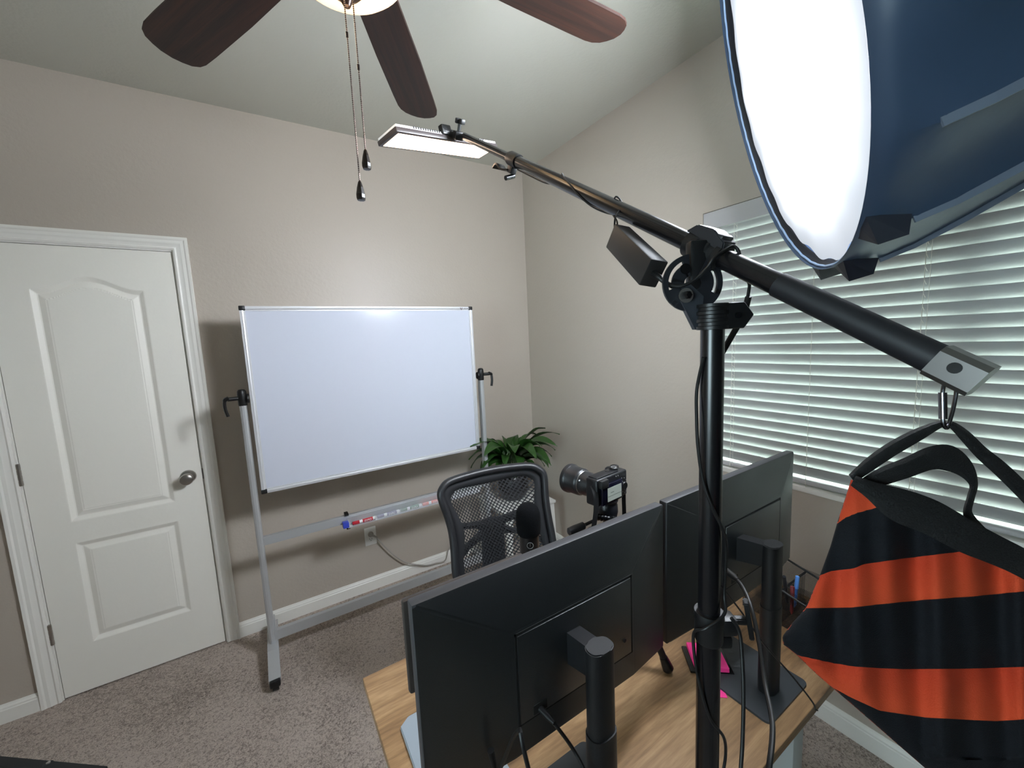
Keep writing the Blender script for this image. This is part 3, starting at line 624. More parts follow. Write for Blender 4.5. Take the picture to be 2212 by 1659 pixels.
WIRE = meshmat('wire_mesh', 900, (20, 20, 22), .25)
ox0, ox1, oy0, oy1 = -.605, -.455, -2.10, -1.94; oz = DSZ; oh = .11
bm = NB()
def wallq(a, b, h=oh, z0=oz):
    bm.faces.new([bm.verts.new(p) for p in ((a[0], a[1], z0), (b[0], b[1], z0), (b[0], b[1], z0 + h), (a[0], a[1], z0 + h))])
wallq((ox0, oy0), (ox1, oy0), .09); wallq((ox1, oy0), (ox1, oy1)); wallq((ox0, oy1), (ox1, oy1), .13); wallq((ox0, oy0), (ox0, oy1)); wallq((-.53, oy0), (-.53, oy1), .09); wallq((ox0, -2.04), (ox1, -2.04), .10)
box(bm, (ox0, oy0, oz + .001), (ox1, oy1, oz + .002)); obj('mesh_walls', bm, WIRE, org, smooth=None)
rc = None
for a, b in (((ox0, oy0, oz + .09), (ox1, oy0, oz + .09)), ((ox0, oy1, oz + .13), (ox1, oy1, oz + .13)), ((ox0, oy0, oz + .09), (ox0, oy1, oz + .13)), ((ox1, oy0, oz + .09), (ox1, oy1, oz + .13)), ((ox0, -2.04, oz + .10), (ox1, -2.04, oz + .10)), ((ox0, oy0, oz + .003), (ox1, oy0, oz + .003)), ((ox1, oy0, oz + .003), (ox1, oy1, oz + .003))):
    bm = NB(); tube(bm, [a, b], .003, 8); obj('rim_wire', bm, BLK, org)
def pen(a, b, col, label, nm):
    a, b = V(a), V(b); d = (b - a).normalized(); t_ = thing('pen', label, 'pen', a)
    bm = NB(); tube(bm, [a, a + d * .008, a + (b - a) * .62], [.0008, .0045, .0045], 12); obj('barrel', bm, mat('pen_' + nm, col, .3), t_)
    bm = NB(); tube(bm, [a + (b - a) * .6, a + (b - a) * .98, b], [.0053, .0052, .003], 12); obj('cap', bm, mat('pencap_' + nm, tuple(min(255, int(x * 1.25 + 20)) for x in col), .3), t_)
pb = on(1723, 1244, 2, .868); pen(pb + V((-.018, -.002, -.085)), pb, (70, 120, 200), 'blue pen standing in the mesh organizer', 'blue')
pb = on(1712, 1266, 2, .855); pen(pb + V((-.020, -.008, -.07)), pb, (92, 22, 26), 'dark red pen leaning in the mesh organizer in front of the blue one', 'maroon')
pb = on(1693, 1244, 2, .870); pen(pb + V((.02, -.004, -.09)), pb, (30, 30, 34), 'black pen leaning at the left of the mesh organizer', 'black')

# silver tablet on a stand, only its edge shows left of the monitor
tab = thing('tablet_stand', 'silver metal tablet stand half hidden behind the left edge of the left monitor', 'stand', (-1.50, -1.94, DSZ))
bm = NB(); poly = [(-1.575, -1.95), (-1.42, -1.95), (-1.42, -1.715), (-1.55, -1.715), (-1.572, -1.73)]; prism(bm, [(a, b, DSZ) for a, b in poly], (0, 0, .006)); bmesh.ops.bevel(bm, geom=list(bm.edges), offset=.002, segments=2, affect='EDGES'); obj('base', bm, mat('silver_paint', (165, 176, 186), .35, .4), tab)
bm = NB(); prism(bm, [(-1.56, -1.93, DSZ + .006), (-1.56, -1.89, DSZ + .006), (-1.56, -1.950, 1.10), (-1.56, -1.962, 1.10)], (.11, 0, 0)); obj('riser', bm, mat('silver_paint', (165, 176, 186), .35, .4), tab, smooth=None)
bm = NB(); obox(bm, (-1.50, -1.971, 1.112), V((1, 0, 0)), V((0, 1, 0)), V((0, 0, 1)), (.106, .006, .075), .004); ts = tag(obj('tablet', bm, mat('tablet_case', (66, 60, 57), .45, .3)), 'thin grey tablet whose edge peeks out left of the left monitor', 'tablet')

# desk microphone
MZ = -.014; mp = V((-1.234, -1.752, 0))
mc = thing('microphone', 'black desktop microphone with a round foam windscreen in front of the chair back', 'microphone', (mp.x, mp.y, DSZ))
bm = NB(); lathe(bm, [(.0, .0), (.06, 0), (.062, .006), (.055, .011), (.012, .016), (.0, .016)], (mp.x, mp.y, DSZ), seg=36); cyl(bm, (mp.x, mp.y, DSZ + .012), (mp.x, mp.y, 1.01), .007, 14); obj('stand', bm, BLK, mc)
bm = NB(); lathe(bm, [(.0, 1.012), (.012, 1.012), (.0225, 1.022), (.0240, 1.03), (.0240, 1.115), (.0, 1.115)], (mp.x, mp.y, MZ), seg=32); bo = obj('body', bm, mat('mic_black', (24, 23, 24), .3), mc)
fo = (CAM_P - mp); fo.z = 0; fo.normalize(); sd = V((-fo.y, fo.x, 0))
bm = NB(); c = V((mp.x, mp.y, 1.077 + MZ)) + fo * .0243 + sd * .002; N = 24
prof_ = [c + sd * .0075 * cos(2 * pi * k / N) + V((0, 0, .0075)) * sin(2 * pi * k / N) for k in range(N)]; tube(bm, prof_, .0007, 6, closed=True)
tube(bm, [c + V((0, 0, .006)), c + V((0, 0, -.002))], .0007, 6)
for dz in (-.014, -.02): cyl(bm, c + V((0, 0, dz)) - fo * .001, c + V((0, 0, dz)) + fo * .001, .0012, 8)
obj('controls', bm, mat('mic_print', (120, 120, 120), .4), bo)
bm = NB(); lathe(bm, [(.0, 1.094), (.026, 1.095), (.0285, 1.10), (.0300, 1.115), (.0302, 1.135), (.029, 1.15), (.0245, 1.162), (.016, 1.170), (.006, 1.173), (.0, 1.1735)], (mp.x, mp.y, MZ), seg=36); obj('windscreen', bm, FOAM, mc)

# ------------------------------------------------------------------ camera on a small tripod
az = radians(6.4); ex = V((cos(az), sin(az), 0)); ey = V((-sin(az), cos(az), 0)); ez = V((0, 0, 1))
LK = on(1287, 1040, 1, -1.885)     # top-left-rear corner of the body as the photo shows it
S = 1.0; bw, bh, bd = .116, .066, .045
LK = at(1293, 1040, .91)
CB = LK + ex * bw / 2 - ez * bh / 2 + ey * bd / 2
cm = thing('mirrorless_camera', 'black mirrorless camera with a big lens facing the chair, above the monitors', 'camera', CB - ez * bh / 2)
def cb(x, y, z): return CB + ex * x + ey * y + ez * z
bm = NB(); obox(bm, CB, ex, ey, ez, (bw / 2, bd / 2 * .8, bh / 2), .005, 3); obox(bm, cb(.046, .012, 0), ex, ey, ez, (.012, .025, bh / 2 - .001), .008, 3); obox(bm, cb(-.012, .0, bh / 2 - .001), ex, ey, ez, (.040, .014, .004), .002); obj('body', bm, mat('camera_black', (19, 20, 24), .4, bump=(600, .15)), cm)
bm = NB(); obox(bm, cb(-.040, -.022, .022), ex, ey, ez, (.013, .007, .010), .003); obj('viewfinder', bm, BLKM, cm)
bm = NB(); obox(bm, cb(-.010, -.0225, -.006), ex, ey, ez, (.038, .0035, .024), .0015); sb_ = obj('rear_screen', bm, mat('screen_bezel', (14, 14, 30), .15), cm)
LCD = mat('lcd', (128, 134, 128), .3, emit=((.36, .4, .36, 1), .16))
bm = NB(); obox(bm, cb(-.004, -.0263, -.008), ex, ey, ez, (.026, .0004, .0165)); obj('display', bm, LCD, sb_, smooth=None)
bm = NB(); obox(bm, cb(-.004, -.0268, -.012), ex, ey, ez, (.026, .0002, .0004)); obox(bm, cb(-.013, -.0268, -.004), ex, ey, ez, (.006, .0002, .0007)); obj('display_lines', bm, mat('lcd_dark', (80, 84, 80), .4), sb_, smooth=None)
bm = NB(); lathe(bm, [(.0, 0), (.0095, 0), (.0105, .002), (.009, .004), (.0045, .0035), (.0, .003)], cb(.044, -.0185, -.006), -ey, 24); obj('control_wheel', bm, BLK, cm)
bm = NB()
for (x, z) in ((.034, .016), (.044, .014), (.037, .006), (.052, .007), (.036, -.006), (.054, -.004), (.038, -.02), (.046, -.024), (.052, -.022), (.02, .026), (.012, .026)):
    lathe(bm, [(.0, 0), (.0014, 0), (.0014, .0008), (.0, .0008)], cb(x, -.0188, z), -ey, 8)
obj('buttons', bm, mat('button_print', (150, 150, 150), .4), cm)
bm = NB(); lathe(bm, [(.0, 0), (.0105, 0), (.0105, .007), (.0095, .008), (.0, .008)], cb(.028, 0, bh / 2), ez, 28); md = obj('mode_dial', bm, BLK, cm)
bm = NB(); tube(bm, [cb(.028, 0, bh / 2 + .008) + (ex * cos(k * pi / 6) + ey * sin(k * pi / 6)) * .006 for k in range(12)], .0008, 5, closed=True); obj('dial_markings', bm, mat('button_print', (150, 150, 150), .4), md)
bm = NB(); lathe(bm, [(.0, 0), (.0105, 0), (.0105, .005), (.006, .007), (.0, .007)], cb(.047, .012, bh / 2 - .001), ez, 24); lathe(bm, [(.0, 0), (.006, 0), (.006, .004), (.0, .004)], cb(.006, .002, bh / 2), ez, 16); obj('shutter_button', bm, BLK, cm)
bm = NB(); lo = cb(-.022, bd / 2 * .8, .0); lathe(bm, [(.0, 0), (.0255, 0), (.0265, .002), (.0265, .012), (.0295, .02), (.0300, .036), (.0335, .040), (.0345, .044), (.0345, .072), (.0365, .075), (.0375, .078), (.0375, .086), (.0350, .088), (.031, .082), (.028, .07), (.0, .068)], lo, ey, 48); ln_ = obj('lens', bm, mat('lens_barrel', (26, 27, 30), .38, bump=(500, .15)), cm)
bm = NB(); lathe(bm, [(.0301, .034), (.0305, .0345), (.0305, .0355), (.0301, .036)], lo, ey, 48); obj('lens_ring', bm, STEEL, ln_)
bm = NB(); dv = (-ex * .8 + ez * .45).normalized(); lathe(bm, [(.0, 0), (.0022, 0), (.002, .0008), (.0, .0008)], lo + dv * .0296 + ey * .028, dv, 12); obj('lens_dot', bm, mat('white_dot', (225, 225, 225), .4), ln_)
# neck strap (hangs down both sides)
bm = NB()
def ribbon(bm, pts, w_, side, th=.0012):
    rows = [[p - side * w_, p + side * w_] for p in pts]; r2 = [[a + th * n_ for a in r] for r, n_ in zip(rows, [frame_of(side)[1]] * len(rows))]; grid(bm, rows + r2[::-1] + [rows[0]])
a = cb(-.057, -.004, .018)
ribbon(bm, catmull([a, a + V((-.004, -.014, -.02)), a + V((-.010, -.018, -.06)), a + V((-.02, -.016, -.105)), a + V((-.036, -.01, -.15)), a + V((-.045, 0, -.19))], 5), .0065, (ex + ey * -.35).normalized())
a2 = cb(.058, .0, .012)
ribbon(bm, catmull([a2, a2 + V((.003, -.004, -.02)), a2 + V((.004, -.004, -.07)), a2 + V((.004, -.004, -.12)), a2 + V((.0, .0, -.17))], 5), .005, (ex - ey).normalized())
obox(bm, a + V((-.02, -.016, -.095)), ex, ey, ez, (.012, .003, .006), .001); obox(bm, a2 + V((.003, -.004, -.03)), ex, ey, ez, (.004, .004, .012), .001)
obj('neck_strap', bm, mat('strap_black', (15, 15, 17), .75), cm)
# tripod
TB = CB - ez * (bh / 2); tp0 = V((TB.x, TB.y, 0))
tr = thing('camera_tripod', 'small black tripod with pan handle standing on the desk under the camera', 'tripod', (TB.x, TB.y, DSZ))
bm = NB(); lathe(bm, [(.0, -.004), (.026, -.004), (.027, 0), (.027, .0), (.0, .0)], TB - ez * .0, ez, 32); lathe(bm, [(.0, -.045), (.023, -.045), (.026, -.03), (.025, -.012), (.020, -.004), (.0, -.004)], TB, ez, 32); obj('pan_head', bm, mat('tripod_plastic', (26, 27, 32), .35), tr)
bm = NB(); a = TB + V((-.004, -.012, -.034)); d = (ey * .25 - ex * 1 - ez * .12).normalized() * -1
ka = TB + V((.002, -.03, -.045)); kb = TB + V((-.052, -.012, -.026)); dd = (kb - ka); pts = [ka + dd * (k / 14) for k in range(15)]; tube(bm, pts, [.006, .010, .0105, .010, .0105] + [.0085 if k % 2 else .0068 for k in range(10)], 14); obj('tension_knob', bm, BLKG, tr)
bm = NB(); hb = TB + V((-.01, .02, -.055)); he = TB + V((-.098, .035, -.072)); dd = he - hb; tube(bm, [hb, hb + dd * .45, hb + dd * .5, hb + dd * .8, hb + dd * .96, he], [.004, .004, .009, .011, .0105, .005], 16); obj('pan_handle', bm, mat('grip_rubber', (40, 41, 44), .45), tr)
bm = NB(); cyl(bm, TB - ez * .22, TB - ez * .045, .011, 18); lathe(bm, [(.0, -.13), (.026, -.13), (.03, -.11), (.02, -.095), (.0, -.095)], TB, ez, 24); obj('center_column', bm, BLK, tr)
foot0 = on(1447, 1450, 2, DSZ + .004)
for k in range(3):
    f0 = V((foot0.x - TB.x, foot0.y - TB.y, 0)); f_ = M.Rotation(k * 2 * pi / 3, 3, 'Z') @ f0; fp = V((TB.x, TB.y, DSZ)) + f_; tp = TB - ez * .115 + f_.normalized() * .02
    dd = fp - tp; bm = NB(); tube(bm, [tp, tp + dd * .45, tp + dd * .46, tp + dd * .9], [.010, .010, .0085, .0085], 12); lg = obj('leg', bm, BLK, tr)
    bm = NB(); tube(bm, [tp + dd * .88, tp + dd * .93, tp + dd * .97, tp + dd * .985], [.0095, .012, .0135, .010], 14); obj('rubber_foot', bm, BLKG, lg)

# ------------------------------------------------------------------ mesh office chair
CP = V((-1.03, -1.19, 1.02)); cyaw = radians(-11); cx_ = V((cos(cyaw), sin(cyaw), 0)); cn0 = V((-sin(cyaw), cos(cyaw), 0))
cup = (V((0, 0, 1)) * .985 + cn0 * .17).normalized(); cn = cx_.cross(cup).normalized() * -1
if cn.y < 0: cn = -cn
def chp(x, y):      # point of the 6x enlarged view -> on the plane of the backrest
    return onpl(x / 5.927 + 920, y / 5.927 + 980, CP, cn)
ch = thing('office_chair', 'black mesh-back office chair facing the desk', 'chair', (-1.05, -1.40, 0))
outer = [(128, 480), (160, 395), (250, 312), (500, 232), (800, 162), (1100, 118), (1330, 106), (1440, 150), (1500, 235), (1525, 480), (1565, 760), (1620, 1110), (1640, 1420), (1560, 1600), (1250, 1730), (900, 1850), (600, 1900), (420, 1830), (350, 1640), (320, 1480), (300, 1250), (262, 980), (200, 740), (148, 590)]
ctr = sum((chp(*p) for p in outer), V()) / len(outer)
def shrink(P, w_):      # move toward the centre by w_ metres
    d = ctr - P; return P + d.normalized() * w_
def curv(P, off=0.0):   # sides wrap forward (toward the desk)
    s = (P - ctr).dot(cx_) / .2; return P - cn * (.028 * s * s - off)
base = catmull([chp(*p) for p in outer], 4, closed=True)
mid = [curv(shrink(p, .016)) for p in base]
bm = NB(); tube(bm, mid, 1, closed=True, prof=[(.016 * cos(q), .014 * sin(q)) for q in [2 * pi * k / 12 for k in range(12)]]); obj('back_frame', bm, mat('chair_frame', (34, 35, 38), .42, bump=(400, .08)), ch, smooth=50)
inner1 = [curv(shrink(p, .026), .003) for p in base]; inner2 = [curv(shrink(p, .064), .004) for p in base]
bm = NB(); grid(bm, [inner1, inner2], loop_j=True); obj('mesh_border', bm, mat('chair_fabric', (24, 25, 29), .8), ch, smooth=50, solid=.003)
CMESH = meshmat('chair_mesh', 260, (30, 31, 34), .40)
bm = NB(); n = len(base)
rows = []
for s in (0, .2, .4, .6, .8, .97): rows.append([curv(shrink(p, .060).lerp(ctr, s), .004) for p in base])
vs = grid(bm, rows, loop_j=True); bm.faces.new(vs[-1]); obj('back_mesh', bm, CMESH, ch, smooth=50, recalc=False)
lum = [(340, 880), (500, 893), (700, 880), (790, 840), (850, 812), (940, 820), (1000, 795), (1180, 720), (1380, 640), (1400, 720), (1250, 790), (1100, 850), (1035, 890), (1060, 940), (1170, 965), (1330, 1000), (1500, 1080), (1510, 1150), (1330, 1070), (1190, 1028), (1015, 1022), (1022, 1200), (1032, 1400), (1030, 1560), (740, 1600), (742, 1450), (735, 1300), (725, 1120), (640, 1165), (560, 1240), (445, 1375), (425, 1275), (560, 1130), (650, 1075), (708, 1020), (715, 975), (600, 965), (500, 975), (380, 1003)]
bm = NB()
def strip(L, R):
    fr_ = [[curv(chp(*a), .012), curv(chp(*a).lerp(chp(*b), .5), .009), curv(chp(*b), .012)] for a, b in zip(L, R)]
    bk_ = [[p + cn * .010 for p in r][::-1] for r in fr_]
    grid(bm, [a + b for a, b in zip(fr_, bk_)], loop_j=True)
    for k in (0, -1): bm.faces.new([bm.verts.new(p) for p in fr_[k] + bk_[k]])
strip([(340, 875), (430, 893), (540, 893), (700, 875), (800, 838), (850, 812)], [(385, 1003), (430, 990), (520, 970), (640, 968), (720, 985), (850, 1060)])
strip([(850, 812), (940, 820), (1000, 795), (1180, 720), (1400, 625)], [(850, 1060), (960, 1010), (1040, 888), (1240, 800), (1420, 720)])
strip([(1020, 925), (1170, 962), (1330, 1000), (1520, 1070)], [(1010, 1024), (1190, 1028), (1330, 1070), (1530, 1150)])
strip([(720, 985), (650, 1050), (560, 1125), (425, 1265)], [(735, 1110), (650, 1165), (570, 1230), (450, 1380)])
strip([(720, 960), (728, 1110), (738, 1300), (742, 1450), (745, 1650)], [(1010, 900), (1018, 1100), (1028, 1300), (1032, 1450), (1035, 1620)])
obj('lumbar_support', bm, mat('chair_plastic', (26, 27, 30), .5), ch, smooth=None)
sc_ = V((-1.05, -1.43, .50))
bm = NB(); obox(bm, sc_, cx_, cn0, V((0, 0, 1)), (.235, .215, .035), .03, 4); obj('seat', bm, mat('chair_fabric', (24, 25, 29), .8), ch)
bm = NB(); sp0 = chp(885, 1500) + cn * .03; tube(bm, catmull([sp0, sp0 - V((0, 0, .12)) + cn * .02, V((-1.04, -1.25, .44)), V((-1.05, -1.42, .43))], 5), .022, 10, prof=[(1.6, .5), (1.6, -.5), (-1.6, -.5), (-1.6, .5)]); obj('back_bracket', bm, BLK, ch)
bm = NB(); cyl(bm, (-1.05, -1.43, .10), (-1.05, -1.43, .46), .026, 20); obj('gas_column', bm, BLK, ch)
bm = NB()
for k in range(5):
    A = radians(72 * k + 20); d = V((cos(A), sin(A), 0)); tube(bm, [V((-1.05, -1.43, .105)), V((-1.05, -1.43, .075)) + d * .27], [.024, .015], 8)
obj('star_base', bm, BLK, ch)
for k in range(5):
    A = radians(72 * k + 20); d = V((cos(A), sin(A), 0)); s = V((-sin(A), cos(A), 0)); p = V((-1.05, -1.43, .028)) + d * .275
    bm = NB(); cyl(bm, p - s * .02, p + s * .02, .027, 18); cyl(bm, p + V((0, 0, .02)), p + V((0, 0, .06)), .006, 8); obj('caster', bm, BLK, ch)

# ------------------------------------------------------------------ boom stand: pole, clamp, boom
PB = V((-1.297, -2.252, 0))
bs = thing('boom_stand', 'tall black light stand with a slanting boom arm above the desk', 'light stand', PB)
def pole_at(v): return V((PB.x, PB.y, vz(PB, v)))
zj = vz(PB, 1335)
bm = NB(); cyl(bm, (PB.x, PB.y, zj - .02), (PB.x, PB.y, vz(PB, 690)), .0129, 32); obj('upper_pole', bm, TUBE, bs)
bm = NB(); cyl(bm, (PB.x, PB.y, .12), (PB.x, PB.y, zj), .0141, 32); obj('lower_pole', bm, TUBE, bs)
for k in range(3):
    A = radians(-95 + 120 * k); d = V((cos(A), sin(A), 0))
    bm = NB(); tube(bm, [PB + V((0, 0, .52)) + d * .02, PB + d * .40 + V((0, 0, .012))], .009, 12); tube(bm, [PB + V((0, 0, .16)) + d * .02, PB + d * .21 + V((0, 0, .27))], .006, 8); lg = obj('leg', bm, TUBE, bs)
    bm = NB(); tube(bm, [PB + d * .385 + V((0, 0, .03)), PB + d * .41 + V((0, 0, .008))], .012, 12); obj('rubber_foot', bm, BLKM, lg)
bm = NB(); lathe(bm, [(.0, .48), (.024, .48), (.026, .50), (.026, .54), (.022, .56), (.0, .56)], PB, seg=24); lathe(bm, [(.0, .13), (.022, .13), (.022, .18), (.0, .18)], PB, seg=24); obj('leg_collar', bm, BLK, bs)
# joint collar with wing knob
cr_ = CAM_R @ V((1, 0, 0)); cr_.z = 0; cr_.normalize(); cf = V((-cr_.y, cr_.x, 0))      # to the right / away as seen from the camera side
pz = V((PB.x, PB.y, zj))
bm = NB(); lathe(bm, [(.0, -.030), (.0158, -.030), (.0168, -.026), (.0168, -.002), (.0178, .004), (.0172, .010), (.0, .010)], pz, seg=32)
obox(bm, pz + cr_ * .022 + V((0, 0, -.008)), cr_, cf, V((0, 0, 1)), (.010, .011, .011), .003)
obox(bm, pz + cr_ * .018 + V((0, 0, -.030)), cr_, cf, V((0, 0, 1)), (.009, .008, .008), .003)
jc = obj('joint_collar', bm, BLK, bs)
bm = NB(); k0 = pz + cr_ * .030 + V((0, 0, -.004)); cyl(bm, k0, k0 + cr_ * .016 - cf * .002, .0055, 16)
kc = k0 + cr_ * .017; wing = [(-.008, .004), (-.011, .020), (-.005, .026), (.003, .022), (.0065, .006), (.0075, -.004), (.011, -.018), (.006, -.026), (-.001, -.022), (-.006, -.006)]
tl = (cf * .35 + V((0, 0, 1)) * .93).normalized(); wv_ = cr_.cross(tl).normalized()
prism(bm, [kc + tl * b + (cr_ * .45 - wv_ * .9).normalized() * a for a, b in wing], (cr_ * .9 + wv_ * .3).normalized() * .006); bmesh.ops.bevel(bm, geom=list(bm.edges), offset=.0012, segments=2, affect='EDGES', clamp_overlap=True); obj('wing_knob', bm, BLK, jc)

# boom geometry (from camera-near butt end to the panel end)
B_end = at(2068, 798, .306); B_piv = at(1520, 546, .468); bd_ = (at(1152, 365, .77) - B_end).normalized()
def boomp(u, v): # nearest point on the boom axis to the ray
    d = ray(u, v).normalized(); w0 = B_end - CAM_P; b_ = bd_.dot(d); d1 = bd_.dot(w0); e_ = d.dot(w0); s = (b_ * e_ - d1) / (1 - b_ * b_); return B_end + bd_ * s
P_tip = boomp(1000, 306); P_col = boomp(1105, 358); P_pv = boomp(1520, 546)
bx, by_, _ = frame_of(bd_)
bm = NB(); cyl(bm, P_tip, P_col, .0088, 24); obj('boom_inner_tube', bm, TUBE, bs)
bm = NB(); cyl(bm, P_col - bd_ * .0, B_end + bd_ * .012, .0113, 32); obj('boom_tube', bm, TUBE, bs)
bm = NB(); cyl(bm, B_end + bd_ * .155, B_end + bd_ * .012, .0125, 28); obj('boom_grip', bm, mat('boom_sleeve', (20, 22, 28), .55), bs)
bm = NB(); tube(bm, [B_end + bd_ * .014, B_end - bd_ * .016], 1, prof=[(a * 1.0, b * 1.0) for a, b in ((.0128, .009), (.009, .0128), (-.009, .0128), (-.0128, .009), (-.0128, -.009), (-.009, -.0128), (.009, -.0128), (.0128, -.009))]); ec = obj('end_cap', bm, mat('cap_metal', (112, 110, 108), .32, .8), bs, smooth=25)
toC = (CAM_P - B_end).normalized(); nn = (toC - bd_ * toC.dot(bd_)).normalized()
bm = NB(); lathe(bm, [(.0, 0), (.0042, 0), (.0042, .0022), (.0, .0026)], B_end + nn * .0122, nn, 16); obj('rivet', bm, BLKM, ec)
# flip-lock collar on the boom
nup = (V((0, 0, 1)) - bd_ * bd_.z).normalized(); nsd = bd_.cross(nup).normalized()
if nsd.x > 0: nsd = -nsd
def bp(P, a, b, c): return P + bd_ * a + nup * b + nsd * c
bm = NB(); lathe(bm, [(.0, -.022), (.0135, -.022), (.0142, -.016), (.0142, .012), (.012, .020), (.0, .020)], P_col, bd_, 28); obox(bm, bp(P_col, 0, -.018, 0), bd_, nup, nsd, (.010, .008, .007), .002); fl = obj('flip_lock', bm, BLK, bs)
bm = NB(); tube(bm, catmull([bp(P_col, .005, -.022, 0), bp(P_col, .03, -.026, .004), bp(P_col, .05, -.020, .006), bp(P_col, .062, -.030, .006)], 4), 1, prof=[(.010, .002), (-.010, .002), (-.010, -.002), (.010, -.002)]); cyl(bm, bp(P_col, .0, -.03, -.008), bp(P_col, -.006, -.036, .014), .005, 12); obj('flip_lever', bm, BLKG, fl)
# swivel clamp
bm = NB(); lathe(bm, [(.0, -.027), (.0165, -.027), (.0165, -.020), (.0145, -.018), (.0145, -.012), (.0165, -.010), (.0165, -.002), (.0145, 0), (.0145, .006), (.0165, .008), (.0165, .024), (.0, .024)], P_pv, bd_, 28)
obox(bm, bp(P_pv, -.002, .014, 0), bd_, nup, nsd, (.019, .010, .011), .003); cl_ = obj('boom_clamp', bm, BLK, bs)
bm = NB(); prism(bm, [bp(P_pv, a, b, -.012) for a, b in ((.030, .012), (.018, .024), (-.006, .026), (-.026, .018), (-.030, .006), (-.022, .008), (.010, .012))], nsd * .024); bmesh.ops.bevel(bm, geom=list(bm.edges), offset=.0015, segments=2, affect='EDGES'); obj('clamp_jaw', bm, mat('cool_black', (24, 26, 32), .5), cl_)
ptop = V((PB.x, PB.y, vz(PB, 690))); hub = (P_pv + V((PB.x, PB.y, P_pv.z - .045))) / 2; 
hub = at(1492, 612, .466)
fz = V((0, 0, 1))
def gear(ctr_, rad, w_, a0, a1, nrm, xd, zd, slot):
    """fan-shaped quadrant plate with a curved slot"""
    bm = NB(); n = 20; inn = [ctr_ + (xd * cos(q) + zd * sin(q)) * rad * .0 for q in (0,)]
    for side in (0,):
        rr = (rad * .25, rad * .68, rad * .82, rad)
        ang = [a0 + (a1 - a0) * k / n for k in range(n + 1)]
        for k in range(n):
            for ri in range(3):
                if ri == 1 and slot[0] < (k + .5) / n < slot[1]: continue
                P = [ctr_ + (xd * cos(ang[k + i]) + zd * sin(ang[k + i])) * rr[ri + j] for i, j in ((0, 0), (1, 0), (1, 1), (0, 1))]
                prism(bm, P, nrm * w_)
    bmesh.ops.remove_doubles(bm, verts=bm.verts, dist=1e-5)
    return bm
obj('quadrant_plate', gear(hub - cf * .004 - cr_ * .001, .033, .004, radians(95), radians(262), cf, cr_, fz, (.12, .62)), mat('cool_black', (24, 26, 32), .5), cl_, smooth=30)
obj('quadrant_plate', gear(hub - cf * .002 + cr_ * .004, .033, .004, radians(-78), radians(62), cf, cr_, fz, (.35, .8)), mat('cool_black', (24, 26, 32), .5), cl_, smooth=30)
bm = NB(); obox(bm, (hub + P_pv) / 2, cr_, cf, fz, (.013, .008, .030), .004); obj('swivel_block', bm, BLK, cl_)
# arm going down to the pole sleeve
bm = NB(); q0 = at(1480, 630, .462); poly = [at(1471, 650, .462), at(1473, 622, .462), at(1492, 614, .462), at(1520, 640, .465), at(1514, 712, .468), at(1502, 712, .466)]
prism(bm, poly, cf * .008); obj('swivel_arm', bm, mat('cool_grey_black', (58, 61, 68), .45), cl_, smooth=None)
bm = NB(); bc = at(1482, 638, .458); lathe(bm, [(.0, 0), (.0075, 0), (.0085, .002), (.0085, .004), (.0, .004)], bc + cf * .004, -cf, 24); obj('washer', bm, STEEL, cl_)
bm = NB(); lathe(bm, [(.0, 0), (.0048, 0), (.0048, .006), (.003, .008), (.0, .008)], bc, -cf, 6); obj('bolt', bm, BLKG, cl_)
bm = NB(); bc2 = at(1482, 580, .458); lathe(bm, [(.0, 0), (.006, 0), (.006, .003), (.0, .003)], bc2 + cf * .004, -cf, 20); obj('bolt', bm, BLKG, cl_)
bm = NB(); cyl(bm, at(1520, 655, .47) + cf * .02, at(1556, 632, .49) + cf * .03, .008, 20); obj('tension_knob', bm, mat('knob_grey', (105, 108, 110), .5), cl_)
zs0, zs1 = vz(PB, 712), vz(PB, 656); hs = (zs1 - zs0) / 2; pc_ = V((PB.x, PB.y, (zs0 + zs1) / 2))
bm = NB(); prof_ = [(.0, -hs), (.0155, -hs)]
for k in range(7): prof_ += [(.0155 if k % 2 else .0172, -hs + 2 * hs * (k + .1) / 7), (.0155 if k % 2 else .0172, -hs + 2 * hs * (k + .9) / 7)]
prof_ += [(.0, hs)]; lathe(bm, prof_, pc_, seg=28)
prism(bm, [pc_ + cr_ * a + fz * b - cf * .012 for a, b in ((.006, hs), (.030, hs), (.041, .0), (.030, -hs), (.006, -hs))], cf * .018)
bmesh.ops.bevel(bm, geom=[e for e in bm.edges if e.calc_length() > .016], offset=.001, segments=1, affect='EDGES'); ps = obj('pole_sleeve', bm, BLK, bs)
bm = NB(); c = pc_ + cr_ * .022 - cf * .012; tube(bm, [c, c - cf * .003], [.0035, .0035], 12); obj('bolt', bm, BLKG, ps)

# LED panel at the far end of the boom
pn = thing('led_panel', 'slim LED panel light glowing warm at the far end of the boom', 'led light', P_tip)
SCL = 1.06 / .88
pc4 = [CAM_P + (V(p) - CAM_P) * SCL for p in ((-1.499, -1.659, 1.958), (-1.479, -1.724, 1.964), (-1.200, -1.636, 2.026), (-1.219, -1.571, 2.021))]
U = ((pc4[3] - pc4[0]) + (pc4[2] - pc4[1])).normalized(); Wd = ((pc4[1] - pc4[0]) + (pc4[2] - pc4[3])).normalized(); Nn = U.cross(Wd).normalized()
if Nn.z < 0: Nn = -Nn
Wd = (Wd - U * Wd.dot(U)).normalized(); Lu = (pc4[3] - pc4[0]).length; Lw = (pc4[1] - pc4[0]).length; c0 = sum(pc4, V()) / 4 + Nn * .007
bm = NB(); obox(bm, c0, U, Wd, Nn, (Lu / 2, Lw / 2, .006), .002); obj('housing', bm, mat('led_housing', (62, 56, 56), .4), pn)
EM = mat('led_diffuser', (255, 235, 215), .5, emit=((1, .71, .50, 1), PANEL_L))
